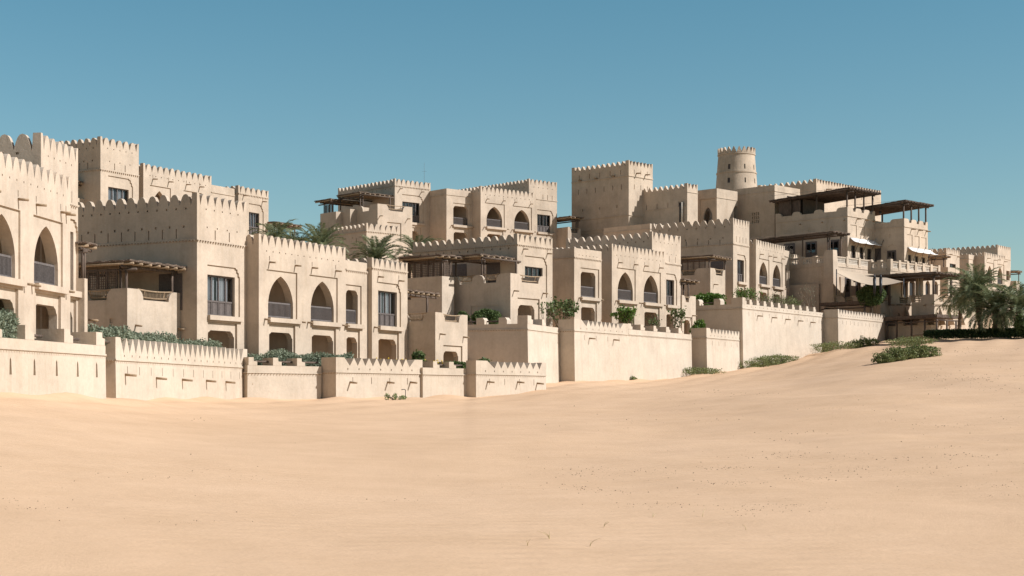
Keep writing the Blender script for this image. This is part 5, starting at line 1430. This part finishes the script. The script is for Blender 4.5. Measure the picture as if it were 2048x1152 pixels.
def palm(label, base, top, R, n, seed, group='date palms', droop=1.0, rt=.24):
    base = Vector(base); top = Vector(top); V = thing('palm_tree', label, 'palm', base, group)
    (v, f), (dv, df) = palm_crown(top, R, n, seed, droop)
    mb = MB(); mb.v = v; mb.f = f; mb.build('crown', 'palmleaf', V)
    if df: mb = MB(); mb.v = dv; mb.f = df; mb.build('dry_frond', 'dryfrond', V)
    tr = MB(); r = random.Random(seed); H_ = (top - base).length; m = max(4, int(H_ / .22)); N = 10; rg = []
    for i in range(m + 1):
        t = i / m; p = base.lerp(top, t); rad = rt * (1.12 - .18 * t) * (1.10 if i % 2 else .93) + (.12 if t > .88 else 0)
        rg.append([p + Vector((rad * math.cos(2 * math.pi * j / N + i * .3), rad * math.sin(2 * math.pi * j / N + i * .3), 0)) for j in range(N)])
    for q in rg: tr.v += [tuple(x) for x in q]
    for i in range(m):
        for j in range(N): tr.f.append((i * N + j, i * N + (j + 1) % N, (i + 1) * N + (j + 1) % N, (i + 1) * N + j))
    # cut leaf bases
    for i in range(int(H_ * 9)):
        t = i / (H_ * 9); p = base.lerp(top, t); a = i * 2.4; rad = rt * 1.0; o = Vector((math.cos(a), math.sin(a), 0))
        tr.tube(p + o * rad * .7, p + o * (rad + .10 + (.16 if t > .85 else 0)) + Vector((0, 0, .16)), .05, .03, 4)
    tr.build('trunk', 'bark', V)
    return V
def twigs(name, label, cat, base, h, spread, n, mat, seed, leaves=0, leaf=.12, lmat='green', group=None, trunk=.06):
    """branching shrub with thin stems and scattered leaves"""
    r = random.Random(seed); base = Vector(base); V = thing(name, label, cat, base, group); st = MB(); tips = []
    def grow(p, d, L, rad, lv):
        q = p + d * L; st.tube(p, q, rad, rad * .7, 5, False)
        for k in range(2): tips.append(p.lerp(q, r.random()))
        tips.append(q)
        if lv == 0: return
        for k in range(3 if lv > 1 else 2):
            dd = (d + Vector((r.uniform(-1, 1), r.uniform(-1, 1), r.uniform(-.1, .6))) * .62).normalized(); grow(q, dd, L * r.uniform(.62, .85), rad * .66, lv - 1)
    for k in range(n):
        a = 2 * math.pi * k / n + r.uniform(-.4, .4); d = Vector((math.cos(a) * spread, math.sin(a) * spread, 1)).normalized()
        grow(base + Vector((0, 0, -.1)), d, h * .36, trunk, 3)
    st.build('branch', mat, V)
    if leaves:
        rng = np.random.default_rng(seed); T = np.array([list(t) for t in tips]); sel = T[rng.integers(0, len(T), leaves)] + rng.normal(size=(leaves, 3)) * .13
        v, f = quads(sel, 0, leaf, rng, upw=.3); mb = MB(); add_np(mb, v, f); mb.build('foliage', lmat, V)
    return V

def onwall(b, a, t, z): p = b.C + b.u * a + b.v * t; return Vector((p.x, p.y, z))
def wp(px, d, z): p = P(px, HZ, d); return Vector((p.x, p.y, z))
# grey-green hedges behind the front walls
hedge('grey-green hedge behind the stepped pillars at the left edge, ending at the picture border', [wp(-60, 66, 2.3), wp(-20, 68.5, 2.3), wp(14, 70.5, 2.35)], 1.3, 1.75, 5200, .10, 'hedge', 1)
hedge('long grey-green hedge rising above the left merloned wall', [wp(62, 78, 2.25), wp(130, 79.5, 2.35), wp(215, 81.5, 2.45), wp(250, 84.5, 2.45), wp(300, 88, 2.4), wp(360, 92.5, 2.3), wp(428, 97.5, 2.2)], 1.5, 1.35, 15000, .10, 'hedge', 2, lump=.2)
hedge('grey-green hedge between the long left wall and the flower bastion', [wp(497, 101.4, 1.7), wp(560, 103.4, 1.75), wp(640, 105.6, 1.9), wp(700, 107, 1.95)], 1.2, 1.35, 12000, .10, 'hedge', 3, lump=.22)
hedge('thin green hedge behind the low pillars right of the flower bastion', [wp(874, 112.6, 1.75), wp(905, 114, 1.8), wp(972, 116.5, 2.15)], 1.1, .95, 6500, .10, 'green', 4, lump=.2)
# flowers and low plants behind the bastion
for i, (px, d, s, lab) in enumerate(((715, 106.2, .7, 'low grey-green plant at the left end of the flower bed'), (772, 108.4, .75, 'leafy plant with yellow flowers under the right arched window'),
                                     (826, 111, 1.0, 'leafy plant in the flower bed beside the roofed corner terrace'), (858, 112.2, .8, 'yellow flowering plant beside the low arched doorway'))):
    b0 = wp(px, d, 1.8)
    V = bush('flowering_plant', lab, 'plant', b0, [((0, 0, .45), (1.0 * s, .5, .5 * s)), ((.6, .1, .5), (.7 * s, .5, .62 * s)), ((-.8, 0, .38), (.7 * s, .5, .42 * s))], 1300, .10, 'green' if i else 'hedge', 20 + i, 'plants in the flower bed')
    if i:
        rng = np.random.default_rng(i); mb = MB(); n = 45 if i != 2 else 22
        c = np.array([b0.x, b0.y, b0.z]) + np.stack([rng.uniform(-1.1, 1.1, n), rng.uniform(-.5, .1, n), rng.uniform(.55, 1.12, n)], 1)
        for cc in c:
            mb.add([cc + np.array(o) for o in ((-.07, 0, 0), (0, -.05, .07), (.07, 0, 0), (0, .05, -.07), (0, -.07, 0), (0, .07, 0))], [(0, 1, 4), (1, 2, 4), (2, 3, 4), (3, 0, 4), (0, 5, 1), (1, 5, 2), (2, 5, 3), (3, 5, 0)])
        mb.build('flower', 'flower', V)
bush('shrub', 'small spiky dark shrub by the shaded wall of the corner terrace', 'shrub', wp(836, 112, 2.1), [((0, 0, .7), (.55, .5, .75))], 1100, .12, 'green', 31)
# round bushes on villa three's terrace
bush('round_bush', 'big round dark bush in front of the shaded villa wall', 'bush', wp(973, 133.4, 6.25), [((-.55, 0, .82), (.8, .8, .62)), ((.0, .1, .98), (.85, .8, .62)), ((.55, 0, .86), (.75, .8, .62))], 7000, .10, 'green', 40, 'round bushes by the third villa', rough=.10)
bush('round_bush', 'small round bush to the left of the big dark one', 'bush', wp(925, 134.0, 6.25), [((0, 0, .8), (.62, .55, .6))], 2400, .10, 'green', 41, 'round bushes by the third villa', rough=.15)
twigs('shrub', 'tall loose shrub with large leaves above the corner of the tall bare wall', 'shrub', wp(1121, 141.5, 6.3), 3.0, .62, 8, 'stem', 42, 620, .19, 'green', 'loose shrubs along the fourth villa', .035)
twigs('shrub', 'spindly shrub at the end of the corner wall', 'shrub', wp(1093, 134.5, 6.0), 2.5, .3, 2, 'stem', 43, 110, .13, 'green', 'loose shrubs along the fourth villa', .03)
twigs('shrub', 'bright leafy shrub with a bent trunk before the first ground arch', 'shrub', wp(1256, 149.5, 6.0), 3.2, .3, 4, 'stem', 44, 1000, .15, 'bright', 'loose shrubs along the fourth villa', .05)
twigs('shrub', 'thin dark shrub before the second ground arch', 'shrub', wp(1308, 154, 6.3), 2.0, .3, 3, 'stem', 45, 170, .12, 'green', 'loose shrubs along the fourth villa', .03)
twigs('shrub', 'small palm-like tree left of the little arched door', 'tree', wp(1353, 157.5, 6.3), 3.1, .22, 2, 'stem', 46, 260, .17, 'green', 'loose shrubs along the fourth villa', .05)
bush('shrub', 'green shrub at the foot of the highest pale wall', 'shrub', wp(1396, 160, 6.1), [((0, 0, 1.0), (.75, .7, 1.0)), ((.3, 0, 1.6), (.5, .5, .55))], 2300, .12, 'bright', 47, 'loose shrubs along the fourth villa')
bush('shrub', 'wide bright green shrub above the shaded wall of the fifth villa', 'shrub', wp(1416, 172.5, 9.8), [((-.7, 0, 1.1), (1.15, .9, 1.05)), ((1.0, 0, 1.2), (.95, .9, .95)), ((.2, 0, 1.5), (1.0, .8, .65))], 6500, .13, 'bright', 48)
for i, (px, d, h, lv, lab) in enumerate(((1491, 171, 3.0, 800, 'leafiest of the half-bare shrubs, at the left end of their row'), (1524, 175, 2.5, 90, 'bare twiggy shrub before the first narrow arch'), (1547, 178, 2.7, 200, 'sparse shrub between the two narrow arches'),
                                         (1563, 180, 2.6, 220, 'sparse shrub under the second narrow arch'), (1585, 182.5, 2.6, 420, 'greener sparse shrub at the right end of the arches'))):
    twigs('shrub', lab, 'shrub', wp(px, d, 9.6), h, .42, 6, 'stem', 60 + i, lv, .12, 'desert' if i else 'bright', 'half-bare shrubs behind the small pillars', .03)
twigs('bare_tree', 'bare branching tree beside the small square terrace tower', 'tree', wp(1622, 186.5, 9.6), 4.6, .3, 3, 'stem', 70, 50, .10, 'hedge', None, .05)
# palms
for i, (px, py, d, z0, R, n, droop, lab) in enumerate(((553, 486, 140, 5, 2.9, 40, 1.0, 'leftmost of the palm crowns behind the second villa'), (593, 500, 136, 5, 2.8, 38, 1.1, 'second palm crown behind the second villa, beside the leftmost'), (640, 500, 134, 5, 2.9, 44, .8, 'full palm crown at the right end of the leafy group behind the second villa'),
                                                       (752, 522, 148, 6, 3.2, 52, .75, 'broad single palm crown before the small outbuilding'), (836, 514, 150, 6, 3.0, 44, .9, 'palm crown beside the corner of the third villa'))):
    top = P(px, py, d); palm(lab, wp(px, d, z0), top, R, n, 80 + i, 'date palms', droop)
palm('tallest palm at the right, its trunk behind the dark hedge', wp(1963, 174, 7.4), P(1952, 586, 174.5), 4.0, 60, 90, 'date palms', .85, .27)
palm('middle palm at the right with a short thick trunk', wp(1990, 170.5, 7.2), P(1991, 622, 171), 3.9, 60, 91, 'date palms', .8, .27)
palm('rightmost palm, cut off by the edge of the view', wp(2034, 168, 7.2), P(2040, 622, 168.5), 3.9, 54, 92, 'date palms', .85, .25)
palm('slender palm behind the two big ones at the right', wp(1918, 182, 7.6), P(1922, 604, 182), 3.2, 40, 93, 'date palms', .9, .2)
bush('shrub', 'dark shrub at the right edge beside the last palm', 'shrub', wp(2047, 166, 7.2), [((0, 0, .9), (1.0, .9, 1.1)), ((1.2, 0, 1.3), (1.1, 1, 1.3))], 3500, .13, 'green', 95)
# clipped hedge at the top of the dune
hedge('long low clipped dark hedge at the top of the dune', [wp(1852, 178.5, 7.0), wp(1900, 176.5, 7.0), wp(1950, 174, 6.95), wp(2048, 166.5, 6.75), wp(2110, 162, 6.7)], 1.4, 1.02, 26000, .11, 'boxhedge', 97, None, lump=.03)
# round tree at the hotel terrace
rp = wp(1743, 191.5, 9.0)
V = bush('round_tree', 'round green tree in front of the dining terrace', 'tree', rp, [((0, 0, 3.95), (1.8, 1.5, 1.3)), ((-.35, 0, 3.6), (1.45, 1.3, 1.05)), ((.6, 0, 4.2), (1.2, 1.1, .85))], 9500, .13, 'green', 98, None, 8, rough=.16)
tb = MB(); tb.polyline([rp, rp + Vector((.05, 0, 1.4)), rp + Vector((0, 0, 3.0))], .11, 7, .07); tb.build('trunk', 'stem', V)
# desert shrubs on the sand
def dune_bush(label, px0, px1, py0, py1, h, seed, n=3000, k=4):
    a = ground_at(px0, py0); c = ground_at(px1, py1); m = (a + c) / 2; m.z = ground(m.x, m.y); r = random.Random(seed); lobes = []
    for i in range(k):
        t = (i + .5) / k; q = a.lerp(c, t); z = ground(q.x, q.y) - m.z; w = (c - a).length / k * .75; hh = h * (.6 + .4 * math.sin(math.pi * t)) * r.uniform(.85, 1.15)
        lobes.append(((q.x - m.x, q.y - m.y, z + hh * .42), (w, max(.6, w * .8), hh * .62)))
    return bush('desert_shrub', label, 'desert shrub', m, lobes, n, .085, 'desert', seed, 'desert shrubs on the dune', 10, upw=1.6, rough=.35, floor=min(a.z, c.z) - .3)
dune_bush('low olive shrub in the corner at the foot of the lower merloned wall', 1384, 1422, 751, 747, .7, 101, 1800, 2)
dune_bush('long row-like olive shrub below the highest pale wall', 1482, 1582, 738, 723, 1.25, 102, 6500, 5)
dune_bush('olive shrub at the buttress of the last merloned wall', 1652, 1684, 703, 700, .95, 103, 2600, 2)
dune_bush('olive shrub halfway along the foot of the last merloned wall', 1702, 1752, 695, 691, 1.0, 104, 3200, 3)
dune_bush('flat olive shrub left of the clipped hedge', 1798, 1848, 690, 689, .95, 105, 3200, 3)
dune_bush('widest olive shrub, out on the dune', 1756, 1868, 728, 712, 1.1, 106, 8500, 5)
dune_bush('tiny dry tuft at the foot of the tall pale wall', 1256, 1270, 760, 759, .3, 107, 350, 1)
bush('desert_shrub', 'small green tuft beside the garden tap', 'desert shrub', ground_at(790, 800), [((-.55, 0, .2), (.2, .2, .26)), ((0, 0, .2), (.17, .2, .28)), ((.5, 0, .14), (.3, .2, .18))], 420, .055, 'bright', 108, 'desert shrubs on the dune', upw=1.5)
g = ground_at(811, 799); V = thing('garden_tap', 'thin standpipe with a bent top at the foot of the bastion', 'tap', g)
mb = MB(); mb.polyline([g, g + Vector((0, 0, .62)), g + Vector((-.1, 0, .66)), g + Vector((-.28, 0, .62))], .025, 6); mb.build('pipe', 'metal', V, True)
# dry grass blades in the foreground
for i, (px, py, h, nb, lab) in enumerate(((1055, 1092, .26, 2, 'bent dry grass blades, lowest left of the tufts'), (1099, 1080, .24, 5, 'fan of dry grass blades beside the bent pair'), (1180, 1096, .34, 2, 'long arching dry grass blades, nearest to the viewer'),
                                          (1208, 1056, .28, 2, 'upright dry grass blades standing alone'), (1306, 1036, .2, 2, 'small dark dry grass tuft among the pebbles'), (1405, 1034, .28, 2, 'low arching grass blade beside the pebbles'), (1492, 1062, .3, 1, 'single upright dry grass blade'))):
    g = ground_at(px, py); r = random.Random(300 + i); V = None; mb = MB(); h *= .85
    for k in range(nb):
        a = r.uniform(0, 6.28); o = Vector((math.cos(a), math.sin(a), 0)); hh = h * r.uniform(.45, 1.1); sp = r.uniform(.2, 1.3); bd = r.uniform(.1, .6); pts = [g + o * (hh * sp * t ** 1.7) + Vector((0, 0, hh * (t - bd * t * t))) for t in (0, .2, .4, .6, .8, 1)]
        mb.polyline(pts, .006, 4, .002)
    o = mb.build('grass_tuft', 'drygrass', None, loc=g); tag(o, lab, 'grass tuft', 'dry grass tufts in the foreground')
# pebbles
rng = np.random.default_rng(7); mb = MB(); r = random.Random(7)
zones = [(1140, 1680, 930, 1025, 520), (1030, 2048, 780, 950, 520), (0, 500, 930, 1060, 150), (1650, 2048, 900, 1000, 240), (200, 1000, 800, 1000, 70), (1850, 2048, 690, 790, 420), (1480, 1700, 1005, 1030, 70)]
for (x0, x1, y0, y1, n) in zones:
    ncl = max(4, n // 28)
    cl = [(r.uniform(x0, x1), r.uniform(y0, y1)) for _ in range(ncl)]
    for i in range(n):
        if r.random() < .75: c = r.choice(cl); px, py = r.gauss(c[0], 42), r.gauss(c[1], 2.6)
        else: px, py = r.uniform(x0, x1), r.uniform(y0, y1)
        if py > 1140 or py < 690: continue
        d = 14.0; k = (px - CX) / FP
        # coarse walk, then refine
        while d < 190 and ground(k * d, d) < (HZ - py) / FP * d: d *= 1.03
        lo, hi = d / 1.03, d
        for _ in range(6):
            m_ = (lo + hi) / 2
            if ground(k * m_, m_) < (HZ - py) / FP * m_: lo = m_
            else: hi = m_
        if hi > 150: continue
        s = (.006 + .014 * r.random() ** 4) * (hi / 35) ** .75; z = ground(k * hi, hi); c = Vector((k * hi, hi, z + s * .3))
        q = [Vector((r.uniform(.6, 1.2) * s * dx, r.uniform(.6, 1.2) * s * dy, r.uniform(.5, .9) * s * dz)) + c for dx, dy, dz in ((1, 0, 0), (0, 1, 0), (-1, 0, 0), (0, -1, 0), (0, 0, 1), (0, 0, -1))]
        mb.add(q, [(0, 1, 4), (1, 2, 4), (2, 3, 4), (3, 0, 4), (1, 0, 5), (2, 1, 5), (3, 2, 5), (0, 3, 5)])
o = mb.build('pebbles', 'pebble'); tag(o, 'small dark pebbles scattered over the sand', 'pebbles', kind='stuff')
